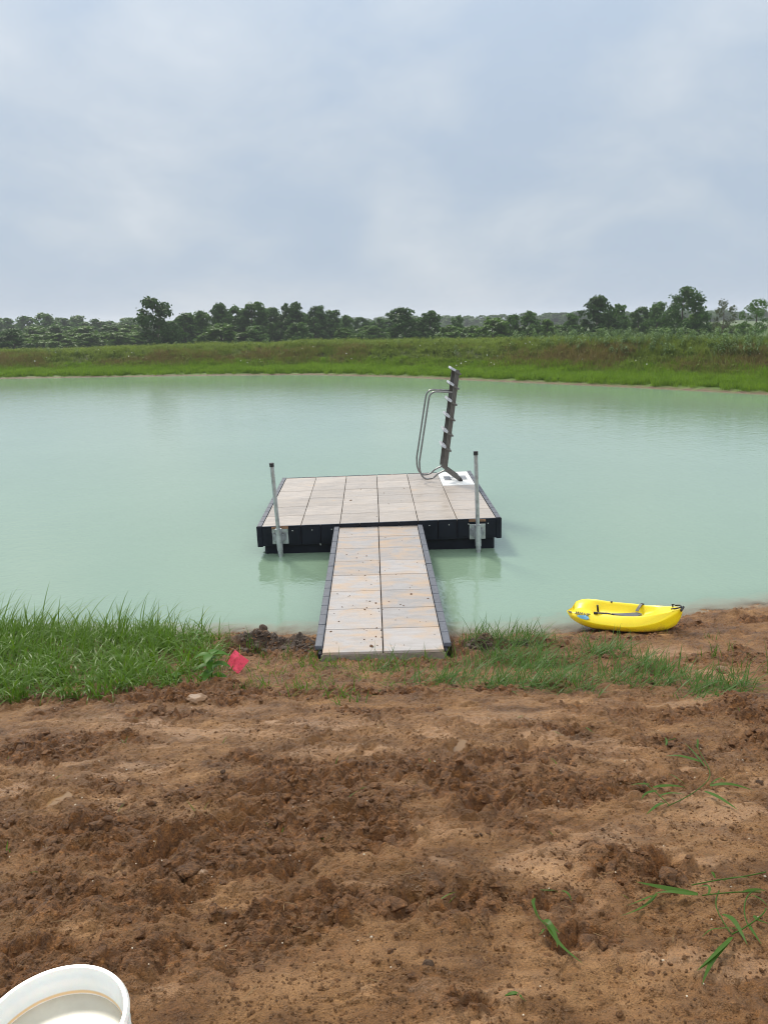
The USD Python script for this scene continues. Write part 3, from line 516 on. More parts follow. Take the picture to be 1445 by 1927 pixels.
hN, kN, tN = L(867, 903, YN), L(837.5, 882, YN), L(861, 696, YN)
sh = np.array([-0.032, YF - YN, 0.0])
ks = np.linspace(0, 1, 12)
for y, s in ((YN, 0), (YF, 1)):
    up = rail([kN + s * sh, (kN + tN) / 2 + s * sh, tN + s * sh], y, 0.078, 0.03)
    rl = obj("side_rail", ln(up), "ladder_metal", lad)
    obj("rail_flange", ln(rail([kN + s * sh + [0.034, 0, 0.03], tN + s * sh + [0.034, 0, 0]], y - 0.021, 0.010, 0.012)), "ladder_metal", rl)
    obj("rail_flange", ln(rail([kN + s * sh + [-0.034, 0, 0.03], tN + s * sh + [-0.034, 0, 0]], y - 0.021, 0.010, 0.012)), "ladder_metal", rl)
    obj("lower_arm", ln(rail([hN + s * sh, kN + s * sh + [0.0, 0, -0.0]], y + 0.003, 0.075, 0.034)), "ladder_metal", lad)
    # looped grab tube
    a0 = (lambda px, py: L(px, py, YN) + s * sh)
    low_ = smooth_curve([a0(789.2, 868), a0(789.8, 882), a0(794, 895), a0(803, 901.5), a0(814, 899.5), a0(825, 891), kN + s * sh + [0.005, 0, -0.03]], 26)
    path = np.vstack([round_path([a0(852, 738), a0(809, 736), a0(789.2, 868)], 0.16, 9)[:-1], low_])
    obj("grab_rail", ln(tube(path, 0.0165, 10)), "tube_metal", lad, smooth=60)
axu = (tN - kN) / np.linalg.norm(tN - kN)
for k, py in enumerate((696, 725, 755, 784, 813, 842)):
    fr = (py - 882) / (696 - 882) ; c = kN + (tN - kN) * fr - [0.005, 0, 0] + (axu * -0.02 if k == 0 else 0)
    st = box(0.21, YF - YN + 0.075, 0.034, ch=0.004); st.apply_transform(mat4(ry(math.radians(31)), c + sh / 2 + [-0.005, 0, -0.01]))
    sp = obj("step", ln(st), "ladder_metal", lad)
    tp = box(0.10, YF - YN + 0.082, 0.040, (-0.070, 0, 0.012), ch=0.004); tp.apply_transform(mat4(ry(math.radians(31)), c + sh / 2 + [-0.005, 0, -0.01]))
    obj("tread_pad", ln(tp), "step_grey", sp)
obj("hinge_tube", ln(cyl(hN + [0, -0.055, 0], hN + sh + [0, 0.05, 0], 0.030, 16)), "black_rubber", lad, smooth=40)
obj("hinge_plate", ln(box(0.12, 0.6, 0.012, hN + sh / 2 + [0.0, 0.02, -0.048])), "ladder_metal", lad)

# ------------------------------------------------------------------ gangway
RAMP = fit(0.706, 0.98, -0.08, (-0.0364, 7.0766, 0.3346)); RL = 4.40; TR = RL / 8 * 1.02
DL = 4.555; TR = DL / 8
gang = thing("gangway", "narrow gangway of two columns of muddy pale tiles leading from bank to dock", "gangway", RAMP)
for r_ in range(8):
    for c_ in (-1, 1):
        t = box(TS - 0.012, TR - 0.011, 0.03, ch=0.003); t.apply_transform(mat4(rz(rng.normal(0, .0015)), (c_ * TS / 2, TR * (r_ + .5), -0.015 + rng.normal(0, .0012))))
        obj("tile", t, "ramp_tile", gang)
obj("frame", box(2 * TS + 0.01, DL - 0.06, 0.10, (0, DL / 2 + 0.02, -0.083)), "deck_frame", gang)
obj("end_board", box(2 * TS + 0.02, 0.03, 0.075, (0, 0.012, -0.070), ch=0.004), "front_board", gang)
for s in (-1, 1):
    obj("side_skirt", box(0.03, DL, 0.19, (s * (TS + 0.022), DL / 2 + 0.01, -0.115), ch=0.003), "black_plastic", gang)
    for k in range(16):
        q = (DL - 0.12) / 16
        obj("edge_block", box(0.074, q - 0.007, 0.045, (s * (TS + 0.038), 0.11 + q * (k + .5), -0.003 + rng.normal(0, .0015)), ch=0.005), "trim_grey", gang)
        if rng.random() < .2 and False: pass
# mud crumbs trodden onto the gangway and dock
cr = []
for k in range(90):
    x, y = rng.uniform(-.6, .6), rng.uniform(0.05, DL) if k < 80 else rng.uniform(4.65, 7)
    if k < 80 and rng.random() < 0.35: x, y = rng.normal(-0.05, .2), rng.uniform(0.1, 3.2)
    rr = rng.uniform(.003, .008) * (2.2 if rng.random() < .12 else 1)
    m = trimesh.creation.icosphere(1, 1.0); m.vertices *= 1 + 0.5 * (meshkit.noise(m.vertices * 1.7 + k, 3)[:, None] - .5); m.vertices *= np.array([rr * rng.uniform(1, 2.2), rr, rr * .6])
    m.apply_transform(mat4(rz(rng.uniform(0, 3)), (x, y, 0.002))); m.apply_transform(RAMP if y < DL else DOCK @ np.linalg.inv(mat4(np.eye(3), (0, 4.54, 0))))
    cr.append(m)
obj("mud_crumbs", cr, "mud_clod", smooth=True, kind="stuff", label="crumbs of brown mud trodden onto the gangway tiles", category="mud")

# ------------------------------------------------------------------ kayak
KL = 1.25
def kayak():
    U = np.linspace(0, 1, 49); rings = []
    wf = PchipInterpolator([0, .04, .12, .3, .5, .7, .85, .95, 1.0], [.15, .215, .26, .295, .295, .25, .165, .08, .030])
    gz = PchipInterpolator([0, .06, .15, .35, .6, .85, 1.0], [.178, .190, .194, .186, .188, .222, .258])        # cockpit rim height
    hz_ = PchipInterpolator([0, .05, .15, .35, .6, .8, .92, 1.0], [.168, .166, .148, .112, .104, .135, .185, .240])   # chine height
    cz = PchipInterpolator([0, .03, .08, .16, .24, .55, .70, .84, 1.0], [.128, .130, .140, .115, .078, .075, .125, .210, .262])  # deck centre
    bz = PchipInterpolator([0, .05, .15, .3, .7, .88, .96, 1.0], [.135, .080, .022, .0, .0, .030, .085, .200])    # keel
    rw = PchipInterpolator([0, .1, .3, .7, .9, 1.0], [.93, .84, .66, .62, .70, .85])                                # rim's share of the half width
    for u in U:
        w, g, c, b, h, k = (float(f_(u)) for f_ in (wf, gz, cz, bz, hz_, rw)); x = u * KL; r_ = k * w
        tun = float(sst(np.array(u), .55, .97)) * min(0.11, max(h - b - 0.04, 0.01))   # channel between the twin keels at the bow
        pts = []
        for q in (0.0, .15, .32, .5, .66): pts.append((q * w, b + tun * (1 - sst(np.array(q), .12, .42)) + 0.012 * abs(q - .45)))
        pts += [(.80 * w, b + .016 + .10 * (h - b)), (.91 * w, b + .40 * (h - b)), (.972 * w, b + .78 * (h - b)), (1.0 * w, h - .006), (.997 * w, h + .006), (w + (r_ - w) * .35, h + .48 * (g - h)), (w + (r_ - w) * .75, h + .88 * (g - h)), (r_, g)]
        op = float(sst(np.array(u), .10, .20) * (1 - sst(np.array(u), .74, .90)))
        fl_ = lambda f: c + (g - c) * (f * op + (.55 + .45 * f) * (1 - op))
        pts += [(.93 * r_, g - .006), (.86 * r_, fl_(.80)), (.70 * r_, fl_(.34)), (.52 * r_, fl_(.09)), (.30 * r_, c + .003), (.14 * r_, c), (0.0, c)]
        half = pts; full = half + [(-p[0], p[1]) for p in half[-2:0:-1]]
        rings.append([(x, p[0], p[1]) for p in full])
    V_ = np.array(rings); n, m = V_.shape[:2]
    idx = lambda i, j: i * m + j % m
    F_ = [[idx(i, j), idx(i + 1, j), idx(i + 1, j + 1), idx(i, j + 1)] for i in range(n - 1) for j in range(m)]
    vv = V_.reshape(-1, 3); k = len(vv); vv = np.vstack([vv, V_[0].mean(0), V_[-1].mean(0)])
    T = [[a, b, c] for a, b, c, d in F_] + [[a, c, d] for a, b, c, d in F_]
    T += [[k, idx(0, j), idx(0, j + 1)] for j in range(m)] + [[k + 1, idx(n - 1, j + 1), idx(n - 1, j)] for j in range(m)]
    me = trimesh.Trimesh(vv, T, process=False); me.fix_normals(); return me, wf, gz, cz, hz_, rw
km, kw, kg, kc, kh, kr = kayak()
KAY = mat4(rz(math.radians(-35)) @ ry(math.radians(-6.5)) @ rx(math.radians(4.0)), (2.205, 8.50, 0.045))
kay = thing("kayak", "small yellow sit-on-top kayak beached at the water's edge", "kayak", KAY)
obj("hull", km, "kayak_yellow", kay, smooth=38)
def ribbon(pts, wd, up=(0, 0, 1), th=0.006):
    p = np.asarray(pts, float); t = np.gradient(p, axis=0); t /= np.linalg.norm(t, axis=1, keepdims=True); s = np.cross(t, up); s /= np.linalg.norm(s, axis=1, keepdims=True); n_ = np.cross(s, t)
    a, b, c, d = p + s * wd / 2 + n_ * th, p - s * wd / 2 + n_ * th, p - s * wd / 2, p + s * wd / 2
    v = np.stack([a, b, c, d], 1).reshape(-1, 3); f = []
    for i in range(len(p) - 1):
        for j in range(4): f.append([4 * i + j, 4 * i + (j + 1) % 4, 4 * i + 4 + (j + 1) % 4, 4 * i + 4 + j])
    f = np.array(f); T = np.vstack([f[:, [0, 1, 2]], f[:, [0, 2, 3]], [[0, 2, 1], [0, 3, 2]], [[v.shape[0] - 4, v.shape[0] - 3, v.shape[0] - 2], [v.shape[0] - 4, v.shape[0] - 2, v.shape[0] - 1]]])
    m = trimesh.Trimesh(v, T, process=False); m.fix_normals(); return m
# seat back pad lying in the cockpit with its two straps
xs = 0.53 * KL
pad = trimesh.creation.extrude_polygon(Polygon([(-.20, -.15), (-.17, -.17), (.10, -.20), (.15, -.16), (.17, .09), (.10, .12), (.02, .02), (-.12, -.10)]).buffer(.012).buffer(-.004), 0.022, engine="earcut")
pad.apply_transform(mat4(ry(math.radians(4)) @ rx(math.radians(-8)) @ np.diag([.74, .66, .8]), (xs, 0.0, .128)))
st = obj("seat_back", pad, "seat_grey", kay, label="grey folded seat back pad on black straps")
obj("strap", ribbon(smooth_curve([(xs - .12, -.10, .150), (xs - .18, -.14, .178), (xs - .25, -.178, .193), (xs - .29, -.190, .195)], 10), .034), "black_rubber", st)
obj("strap", ribbon(smooth_curve([(xs + .08, .06, .150), (xs + .09, .13, .178), (xs + .11, .175, .198), (xs + .12, .19, .192)], 10), .034), "black_rubber", st)
obj("strap_hook", box(.045, .022, .026, (xs - .30, -.198, .200), ch=.005), "black_rubber", st)
hd = obj("bow_handle", tube(round_path([(KL - .10, -.055, .262), (KL - .03, -.045, .272), (KL + .004, 0.0, .272), (KL - .03, .045, .272), (KL - .08, .05, .264)], .03, 6), .008, 8), "black_rubber", kay, smooth=60)
obj("toggle", box(.022, .115, .032, (KL + .010, -.015, .258), ch=.009), "black_rubber", kay)
obj("cleat", [box(.014, .010, .034, (KL - .09, -.01, .278), ch=.003), box(.034, .010, .010, (KL - .085, -.01, .297), ch=.003)], "black_rubber", kay)
for u, s in ((.33, .19), (.62, .18), (.22, .1)): obj("drain_plug", cyl((u * KL, s, .17), (u * KL, s, float(kg(u)) + .006 if abs(s) > .15 else float(kc(u)) + .006), .012, 12), "black_rubber", kay)
# stern markings on the flank that faces the camera
def on_shoulder(m, u0, q0, off=.003):
    """Lays a flat mesh (x along the hull, y up the shoulder, z outwards; metres) onto the shoulder that faces the camera."""
    out = []
    for a, b, d in m.vertices:
        u = u0 + a / KL; w, g, h, k = (float(f_(u)) for f_ in (kw, kg, kh, kr)); C = np.array([u * KL, -w, h]); Rm = np.array([u * KL, -k * w, g])
        ln2 = np.linalg.norm(Rm - C); nn_ = np.cross(Rm - C, [1, 0, 0]); nn_ /= np.linalg.norm(nn_); nn_ *= np.sign(-nn_[1]); bulge = .016 * math.sin(math.pi * np.clip(q0 + b / ln2, 0, 1))
        out.append(C + (Rm - C) * (q0 + b / ln2) + nn_ * (off + d + bulge))
    m.vertices = np.array(out); return m
tx = meshkit.text_mesh("WAVE", 0.042, 0.003, True); tx.vertices[:, 0] += tx.vertices[:, 1] * .3
obj("wave_lettering", on_shoulder(tx, .10, .52), "logo_dark", kay)
wv = trimesh.creation.extrude_polygon(Polygon([(0, 0), (.03, .02), (.06, .022), (.10, .04), (.13, .03), (.15, .005), (.12, -.012), (.05, -.014)]), .003, engine="earcut")
obj("wave_emblem", on_shoulder(wv, .13, .22), "logo_blue", kay)
tg = box(.055, .022, .003); tg.apply_translation((.02, .01, 0)); obj("maker_plate", on_shoulder(tg, .03, .55), "logo_dark", kay)

# ------------------------------------------------------------------ bucket
bz_ = 1.711
BK = mat4(np.eye(3), (-0.7214, 1.317, bz_))
bk = thing("bucket", "white plastic bucket of cloudy water with an ochre tide line", "bucket", BK)
HB, RB, RT_ = 0.37, 0.132, 0.150
wall = lambda z: RB + (RT_ - .004 - RB) * z / HB
prof = [(0, 0), (RB, 0), (wall(.29), .29), (wall(.29) + .011, .292), (wall(.298) + .011, .298), (wall(.30), .301), (wall(.318), .318), (wall(.318) + .010, .320), (wall(.326) + .010, .326), (wall(.328), .329), (wall(.352), .352),
        (RT_ + .0055, .354), (RT_ + .0065, .364), (RT_ + .002, .3715), (RT_ - .006, .371), (wall(.34) - .003, .345), (wall(.1) - .003, .1), (RB - .004, .006), (0, .006)]
obj("pail", revolve(prof, 96), "bucket_plastic", bk, smooth=35)
obj("water", revolve([(0, .302), (wall(.302) - .0035, .302), (wall(.29) - .0035, .29), (0, .29)], 64), "bucket_water", bk)
for s in (-1, 1): obj("ear", cyl((s * (RT_ - .012), 0, .308), (s * (RT_ + .016), 0, .308), .016, 14), "bucket_plastic", bk, smooth=40)
bail = [(math.cos(a) * (RT_ + .017), -math.sin(a) * .09 - .01, .305 - math.sin(a) * .155) for a in np.linspace(0, math.pi, 24)]
obj("bail", tube(bail, .0028, 6), "steel_dot", bk, smooth=60)

# ------------------------------------------------------------------ grass blades
def blades(pos, yaw, length, width, lean, curl, rng, segs=5, twist=0.0):
    """N curved tapering blades as one mesh. lean: start angle from vertical; curl: how much further it bends by the tip."""
    n = len(pos); t = np.linspace(0, 1, segs + 1)
    ang = lean[:, None] + curl[:, None] * t[None] ** 1.3
    ds = length[:, None] / segs; am = 0.5 * (ang[:, 1:] + ang[:, :-1])
    hx = np.concatenate([np.zeros((n, 1)), np.cumsum(np.sin(am) * ds, 1)], 1); hz = np.concatenate([np.zeros((n, 1)), np.cumsum(np.cos(am) * ds, 1)], 1)
    cx, sx = np.cos(yaw)[:, None], np.sin(yaw)[:, None]
    C = np.stack([pos[:, :1] + hx * cx, pos[:, 1:2] + hx * sx, pos[:, 2:] + hz], -1)
    wd = width[:, None] * (np.minimum(1, 0.45 + 1.6 * t) * (1 - t ** 2.2) + 0.02)[None] / 2
    tw = yaw[:, None] + np.pi / 2 + twist * rng.normal(0, 1, (n, 1)) * (0.4 + t[None])
    side = np.stack([np.cos(tw), np.sin(tw), np.zeros_like(tw)], -1)
    Vv = np.stack([C - side * wd[..., None], C + side * wd[..., None]], 2).reshape(n, -1, 3)
    k = 2 * (segs + 1); q = np.arange(segs) * 2
    fl = np.vstack([np.stack([q, q + 1, q + 3], 1), np.stack([q, q + 3, q + 2], 1)])
    return Vv.reshape(-1, 3), (fl[None] + (np.arange(n) * k)[:, None, None]).reshape(-1, 3)
def scatter_px(n, poly, rng, keep=None):
    """n points spread evenly over the ground inside an outline given on the photograph, as world positions."""
    g = [base_at(px, py)[:2] for px, py in poly]; P = Polygon(g).buffer(0); x0, y0, x1, y1 = P.bounds; out = np.zeros((0, 2))
    while len(out) < n:
        c = np.stack([rng.uniform(x0, x1, n), rng.uniform(y0, y1, n)], 1); c = c[shapely.contains_xy(P, c[:, 0], c[:, 1])]
        if keep is not None: c = c[rng.random(len(c)) < keep(c[:, 0], c[:, 1])]
        out = np.vstack([out, c])
    out = out[:n]; return np.column_stack([out, mud_z(out[:, 0], out[:, 1]) - 0.012])
def clumped(pos, rng, k, spread):
    """Turns points into k-blade clumps."""
    p = np.repeat(pos, k, 0); p[:, :2] += rng.normal(0, spread, (len(p), 2)); p[:, 2] = mud_z(p[:, 0], p[:, 1]) - 0.012; return p
rg = np.random.default_rng(21)
left_poly = [(-70, 1190), (150, 1195), (330, 1198), (430, 1205), (440, 1265), (420, 1290), (330, 1300), (210, 1318), (60, 1325), (-80, 1335)]
MBs = []
seeds_ = scatter_px(400, left_poly, rg, lambda x, y: (.2 + .8 * sst(noise(x, y, .30, 16), .3, .6)) * (.35 + .65 * sst(-x, 1.5, 2.1))); p = clumped(seeds_, rg, 11, .028)
prox = sst(p[:, 0], -1.3, -3.0) if False else sst(-p[:, 0], 1.1, 2.3)
n = len(p); ln_ = rg.uniform(.16, .38, n) * (0.5 + 0.6 * prox) * np.repeat(rg.uniform(.55, 1.45, n // 11), 11)
MBs.append(blades(p, rg.uniform(0, 2 * np.pi, n), ln_, rg.uniform(.007, .0165, n), rg.uniform(.05, .75, n), rg.uniform(.4, 2.5, n), rg, 6, .25))
tall = scatter_px(115, [(-60, 1195), (150, 1200), (300, 1202), (330, 1235), (100, 1275), (-60, 1280)], rg); p = clumped(tall, rg, 3, .02); n = len(p)
MBs.append(blades(p, rg.uniform(-.6, 1.4, n), rg.uniform(.30, .74, n), rg.uniform(.010, .017, n), rg.uniform(.02, .4, n), rg.uniform(.3, 1.9, n), rg, 6, .2))
arch = scatter_px(120, [(-60, 1195), (330, 1202), (400, 1240), (330, 1290), (200, 1310), (-60, 1325)], rg); p = clumped(arch, rg, 7, .018); n = len(p)
MBs.append(blades(p, rg.uniform(0, 6.28, n), rg.uniform(.22, .52, n), rg.uniform(.010, .019, n), rg.uniform(.1, .6, n), rg.uniform(1.0, 2.7, n), rg, 7, .2))
low = scatter_px(2600, left_poly, rg); n = len(low)
MBs.append(blades(low, rg.uniform(0, 6.28, n), rg.uniform(.04, .13, n), rg.uniform(.006, .016, n), rg.uniform(.3, 1.1, n), rg.uniform(.2, 1.2, n), rg, 3, .4))
def join(bl):
    vs, fs, o = [], [], 0
    for v, f in bl: vs.append(v); fs.append(f + o); o += len(v)
    return np.vstack(vs), np.vstack(fs)
obj("tall_grass", join(MBs), "grass_near", smooth=True, kind="stuff", label="tall bright green grass clump at the water's edge left of the gangway", category="grass")
right_poly = [(850, 1225), (930, 1200), (1100, 1212), (1190, 1235), (1250, 1265), (1400, 1290), (1400, 1318), (1230, 1316), (1050, 1308), (900, 1300), (760, 1290), (700, 1262), (850, 1250)]
MBs = []
seeds_ = scatter_px(230, right_poly, rg, lambda x, y: sst(noise(x, y, .25, 6), .30, .55)); p = clumped(seeds_, rg, 10, .05); n = len(p)
MBs.append(blades(p, rg.normal(.2, 1.2, n), rg.uniform(.12, .34, n), rg.uniform(.005, .011, n), rg.uniform(.5, 1.35, n), rg.uniform(.1, .8, n), rg, 5, .3))
low = scatter_px(1500, right_poly, rg, lambda x, y: sst(noise(x, y, .25, 6), .25, .5)); n = len(low)
MBs.append(blades(low, rg.uniform(0, 6.28, n), rg.uniform(.04, .12, n), rg.uniform(.005, .011, n), rg.uniform(.3, 1.2, n), rg.uniform(.2, .8, n), rg, 3, .4))
for (px, py, kk, l0, l1) in [(980, 1195, 22, .10, .24), (1005, 1205, 16, .1, .2), (890, 1205, 22, .08, .17), (870, 1215, 16, .08, .18), (1160, 1215, 26, .06, .15), (1100, 1200, 10, .06, .12), (1340, 1240, 14, .1, .26), (1375, 1225, 8, .1, .22), (1395, 1270, 12, .12, .3), (1445, 1265, 14, .15, .35), (1240, 1190, 8, .05, .12), (1330, 1200, 10, .05, .12), (470, 1225, 22, .08, .22), (500, 1240, 18, .06, .16), (460, 1300, 14, .05, .14), (620, 1290, 14, .05, .14), (660, 1318, 10, .06, .14), (540, 1238, 22, .08, .2), (585, 1240, 10, .08, .22), (430, 1215, 14, .1, .22), (1285, 1262, 5, .15, .4), (1215, 1250, 18, .08, .2)]:
    c = on_mud(px, py); p = np.repeat(c[None], kk, 0); p[:, :2] += rg.normal(0, .045, (kk, 2)); p[:, 2] = mud_z(p[:, 0], p[:, 1]) - .01
    MBs.append(blades(p, rg.uniform(0, 6.28, kk), rg.uniform(l0, l1, kk), rg.uniform(.005, .009, kk), rg.uniform(.05, .5, kk), rg.uniform(.2, 1.2, kk), rg, 5, .2))
obj("flattened_grass", join(MBs), "grass_flat", smooth=True, kind="stuff", label="trampled dark green grass lying on the bank right of the gangway", category="grass")
MBs = []
mid = scatter_px(60, [(440, 1240), (600, 1240), (700, 1262), (760, 1295), (640, 1330), (480, 1300)], rg); p = clumped(mid, rg, 7, .03); n = len(p)
MBs.append(blades(p, rg.uniform(0, 6.28, n), rg.uniform(.05, .18, n), rg.uniform(.005, .010, n), rg.uniform(.2, 1.2, n), rg.uniform(.2, 1.0, n), rg, 5, .3))
fr = scatter_px(34, [(585, 1240), (720, 1240), (860, 1236), (870, 1262), (720, 1270), (590, 1265)], rg); p = clumped(fr, rg, 6, .03); n = len(p)
MBs.append(blades(p, rg.uniform(0, 6.28, n), rg.uniform(.08, .22, n), rg.uniform(.005, .010, n), rg.uniform(.2, 1.0, n), rg.uniform(.2, 1.2, n), rg, 5, .3))
few = scatter_px(30, [(0, 1340), (1445, 1330), (1445, 1700), (0, 1700)], rg); p = clumped(few, rg, 2, .02); n = len(p)
MBs.append(blades(p, rg.uniform(0, 6.28, n), rg.uniform(.03, .09, n), rg.uniform(.004, .007, n), rg.uniform(.4, 1.2, n), rg.uniform(.2, .8, n), rg, 4, .3))
obj("sparse_grass", join(MBs), "grass_near", smooth=True, kind="stuff", label="sparse green grass sprouting in the mud before the gangway", category="grass")
# straw and dead stems
st_ = scatter_px(420, [(-40, 1200), (440, 1290), (760, 1270), (1445, 1250), (1445, 1900), (300, 1927), (0, 1800)], rg); n = len(st_); st_[:, 2] += .030
mm = [blades(st_, rg.uniform(0, 6.28, n), rg.uniform(.015, .07, n), rg.uniform(.002, .0042, n), rg.uniform(1.35, 1.6, n), rg.uniform(-.15, .15, n), rg, 3, .3)]
st2 = scatter_px(500, right_poly, rg); n = len(st2); st2[:, 2] += .014
mm.append(blades(st2, rg.normal(0, .9, n), rg.uniform(.05, .22, n), rg.uniform(.002, .005, n), rg.uniform(1.1, 1.6, n), rg.uniform(-.2, .2, n), rg, 4, .3))
st3 = scatter_px(420, left_poly, rg); n = len(st3); st3[:, 2] += .02
mm.append(blades(st3, rg.uniform(0, 6.28, n), rg.uniform(.06, .25, n), rg.uniform(.002, .005, n), rg.uniform(.6, 1.5, n), rg.uniform(-.2, .6, n), rg, 4, .3))
st4 = scatter_px(40, [(100, 1345), (190, 1345), (190, 1365), (100, 1368)], rg); n = len(st4); st4[:, 2] += .018
mm.append(blades(st4, rg.normal(.2, .5, n), rg.uniform(.05, .2, n), rg.uniform(.002, .004, n), rg.uniform(1.3, 1.6, n), rg.uniform(-.2, .2, n), rg, 4, .3))
obj("straw_bits", join(mm), "straw", smooth=True, kind="stuff", label="pale straw and dead grass stems scattered over the mud", category="straw")

# clods and pebbles
def lump(seed, sub=2, amp=.75):
    m = trimesh.creation.icosphere(sub, 1.0); d = m.vertices.copy()
    m.vertices *= (1 + amp * (meshkit.fbm(d * 1.3 + seed * 7.1, 3, seed) - .5))[:, None] + (0.25 * (meshkit.noise(d * 4 + seed, seed) - .5))[:, None]; return m
def clod(seed, sub):
    m = lump(seed, sub, 1.15); d = m.vertices / np.linalg.norm(m.vertices, axis=1, keepdims=True); r = np.random.default_rng(seed)
    for _ in range(6):                                            # flat broken faces
        n_ = r.normal(0, 1, 3); n_ /= np.linalg.norm(n_); h = m.vertices @ n_; lim = r.uniform(.45, .8); m.vertices -= np.maximum(h - lim, 0)[:, None] * n_ * .85
    return m
clods = [clod(k, 3 if k < 2 else 2) for k in range(7)]
rc = np.random.default_rng(33); N0 = 170000
cx_, cy_ = rc.uniform(-3.4, 4.6, N0), PY0 + .2 + (8.4 - PY0) * rc.random(N0) ** 1.25
dd = I_D(np.stack([cy_, cx_], -1)); cl = noise(cx_, cy_, .16, 71)
okk = rc.random(N0) < (0.10 + 0.34 * dd ** 1.5 * sst(cl, .38, .62)); okk &= ~((np.abs(cx_) < .72) & (cy_ > 7.0)) & (np.abs(cx_) < cy_ * .62 + .5) & (I_sd(np.stack([cy_, cx_], -1)) > -.02)
cx_, cy_, dd = cx_[okk], cy_[okk], dd[okk]; n = len(cx_)
rad = np.minimum(.0042 * (rc.pareto(2.0, n) + 1), .030) * (.38 + .75 * dd)
sc = np.stack([rad * rc.uniform(.8, 1.5, n), rad * rc.uniform(.8, 1.3, n), rad * rc.uniform(.55, .95, n)], 1)
instancer("mud_clods", clods, ["mud_clod"] * 7, np.stack([cx_, cy_, mud_z(cx_, cy_) + rad * .02], 1), rc.uniform(0, 6.28, n), sc, rc.integers(0, 7, n), smooth=True, kind="stuff", label="loose brown mud clods strewn over the trampled bank", category="mud")
nm_ = 120000; ux = rc.uniform(-2.4, 2.6, nm_); uy = 1.2 + 3.6 * rc.random(nm_) ** 1.3; ud = I_D(np.stack([uy, ux], -1)); uc = noise(ux, uy, .07, 72) * .6 + noise(ux, uy, .3, 73) * .4
ok_ = (np.abs(ux) < uy * .58 + .35) & (rc.random(nm_) < .10 + .75 * sst(uc, .42, .66) * (.35 + .65 * ud)) & (np.hypot(ux + .7214, uy - 1.317) > .17); ux, uy = ux[ok_], uy[ok_]; n = len(ux); rad = rc.uniform(.0018, .0052, n) * (1 + .8 * (rc.random(n) < .12))
instancer("mud_grains", [clod(60 + k, 1) for k in range(5)], ["mud_grain"] * 5, np.column_stack([ux, uy, mud_z(ux, uy) + rad * .25]), rc.uniform(0, 6.28, n), np.stack([rad * rc.uniform(.8, 1.6, n), rad, rad * rc.uniform(.6, 1.0, n)], 1), rc.integers(0, 5, n), smooth=False, kind="stuff", label="fine brown mud crumbs covering the near ground", category="mud")
dk = []
for px, py, sx, sy, kk in [(500, 1222, .36, .11, 170), (575, 1228, .13, .14, 90), (905, 1222, .20, .12, 150), (985, 1216, .22, .07, 70)]:
    c = base_at(px, py); q = np.column_stack([rc.normal(c[0], sx * .5, kk), rc.normal(c[1], sy * .6, kk)]); dk.append(q[(np.abs(q[:, 0]) > .74)])
dk = np.vstack(dk); n = len(dk); rad = np.minimum(.0065 * (rc.pareto(2.0, n) + 1), .032)
instancer("dark_clods", clods, ["dark_soil"] * 7, np.column_stack([dk, mud_z(dk[:, 0], dk[:, 1]) + rad * .05]), rc.uniform(0, 6.28, n), np.stack([rad * rc.uniform(.8, 1.6, n), rad, rad * rc.uniform(.6, 1.1, n)], 1), rc.integers(0, 7, n), smooth=True, kind="stuff", label="dark wet clods of soil heaped at the water's edge beside the gangway", category="soil")
pb = [lump(50 + k, 1, .5) for k in range(4)]
n = 200; px_ = scatter_px(n, [(0, 1330), (1445, 1320), (1445, 1920), (0, 1920)], rc); px_[:, 2] += .014; rad = np.minimum(.0022 * (rc.pareto(2.8, n) + 1), .0042)
instancer("pebbles", pb, ["pebble_pale"] * 4, px_, rc.uniform(0, 6.28, n), np.stack([rad * 1.2, rad, rad * .8], 1), rc.integers(0, 4, n), smooth=True, kind="stuff", label="tiny pale pebbles scattered in the mud", category="pebbles")
for px, py, r_, mt, lab, sq in [(372, 1318, .075, "stone_tan", "flat tan lump of clay in the spoil below the pink flag", .45), (1358, 1262, .05, "stone_tan", "rounded tan stone on the wet mud right of the kayak grass", .6), (806, 1818, .017, "stone_dark", "small dark stone, alone on smooth mud near the bottom of the photo", .8), (420, 1454, .014, "stone_dark", "dark round pebble on the mud left of the boot prints", .8), (497, 1206, .055, "dark_soil", "upright black lump of soil at the water's edge left of the gangway", 1.5), (382, 1644, .02, "stone_tan", "pale flat stone in the mud above the bucket", .5), (1428, 1472, .018, "stone_dark", "dark stone half sunk in mud at the right edge of the photo", .8)]:
    c = on_mud(px, py); m = lump(int(px), 3, .8); m.vertices *= np.array([r_, r_ * .8, r_ * sq]); 
    t_ = thing("soil_lump" if mt == "dark_soil" else "stone", lab, "soil" if mt == "dark_soil" else "stone", mat4(np.eye(3), c + [0, 0, r_ * sq * .35])); obj("body", m, mt, t_, smooth=True)
for px, py, ra, rb, lab in [(860, 1407, .12, .09, "small ochre puddle in a boot print right of centre"), (92, 1504, .11, .09, "small oval puddle at the left edge of the mud"), (292, 1621, .10, .08, "shallow tan puddle in a boot print above the bucket")]:
    c = on_mud(px, py); yy, xx = np.mgrid[-6:7, -6:7] * .015; lo = np.sort(mud_z(c[0] + xx.ravel(), c[1] + yy.ravel()))[8] + .012
    a = np.linspace(0, 2 * np.pi, 40, endpoint=False)
    obj("puddle", trimesh.creation.extrude_polygon(Polygon(np.stack([np.cos(a) * ra, np.sin(a) * rb], 1) + c[:2]), .004, engine="earcut").apply_translation((0, 0, lo - .004)), "puddle_water", label=lab, category="puddle")

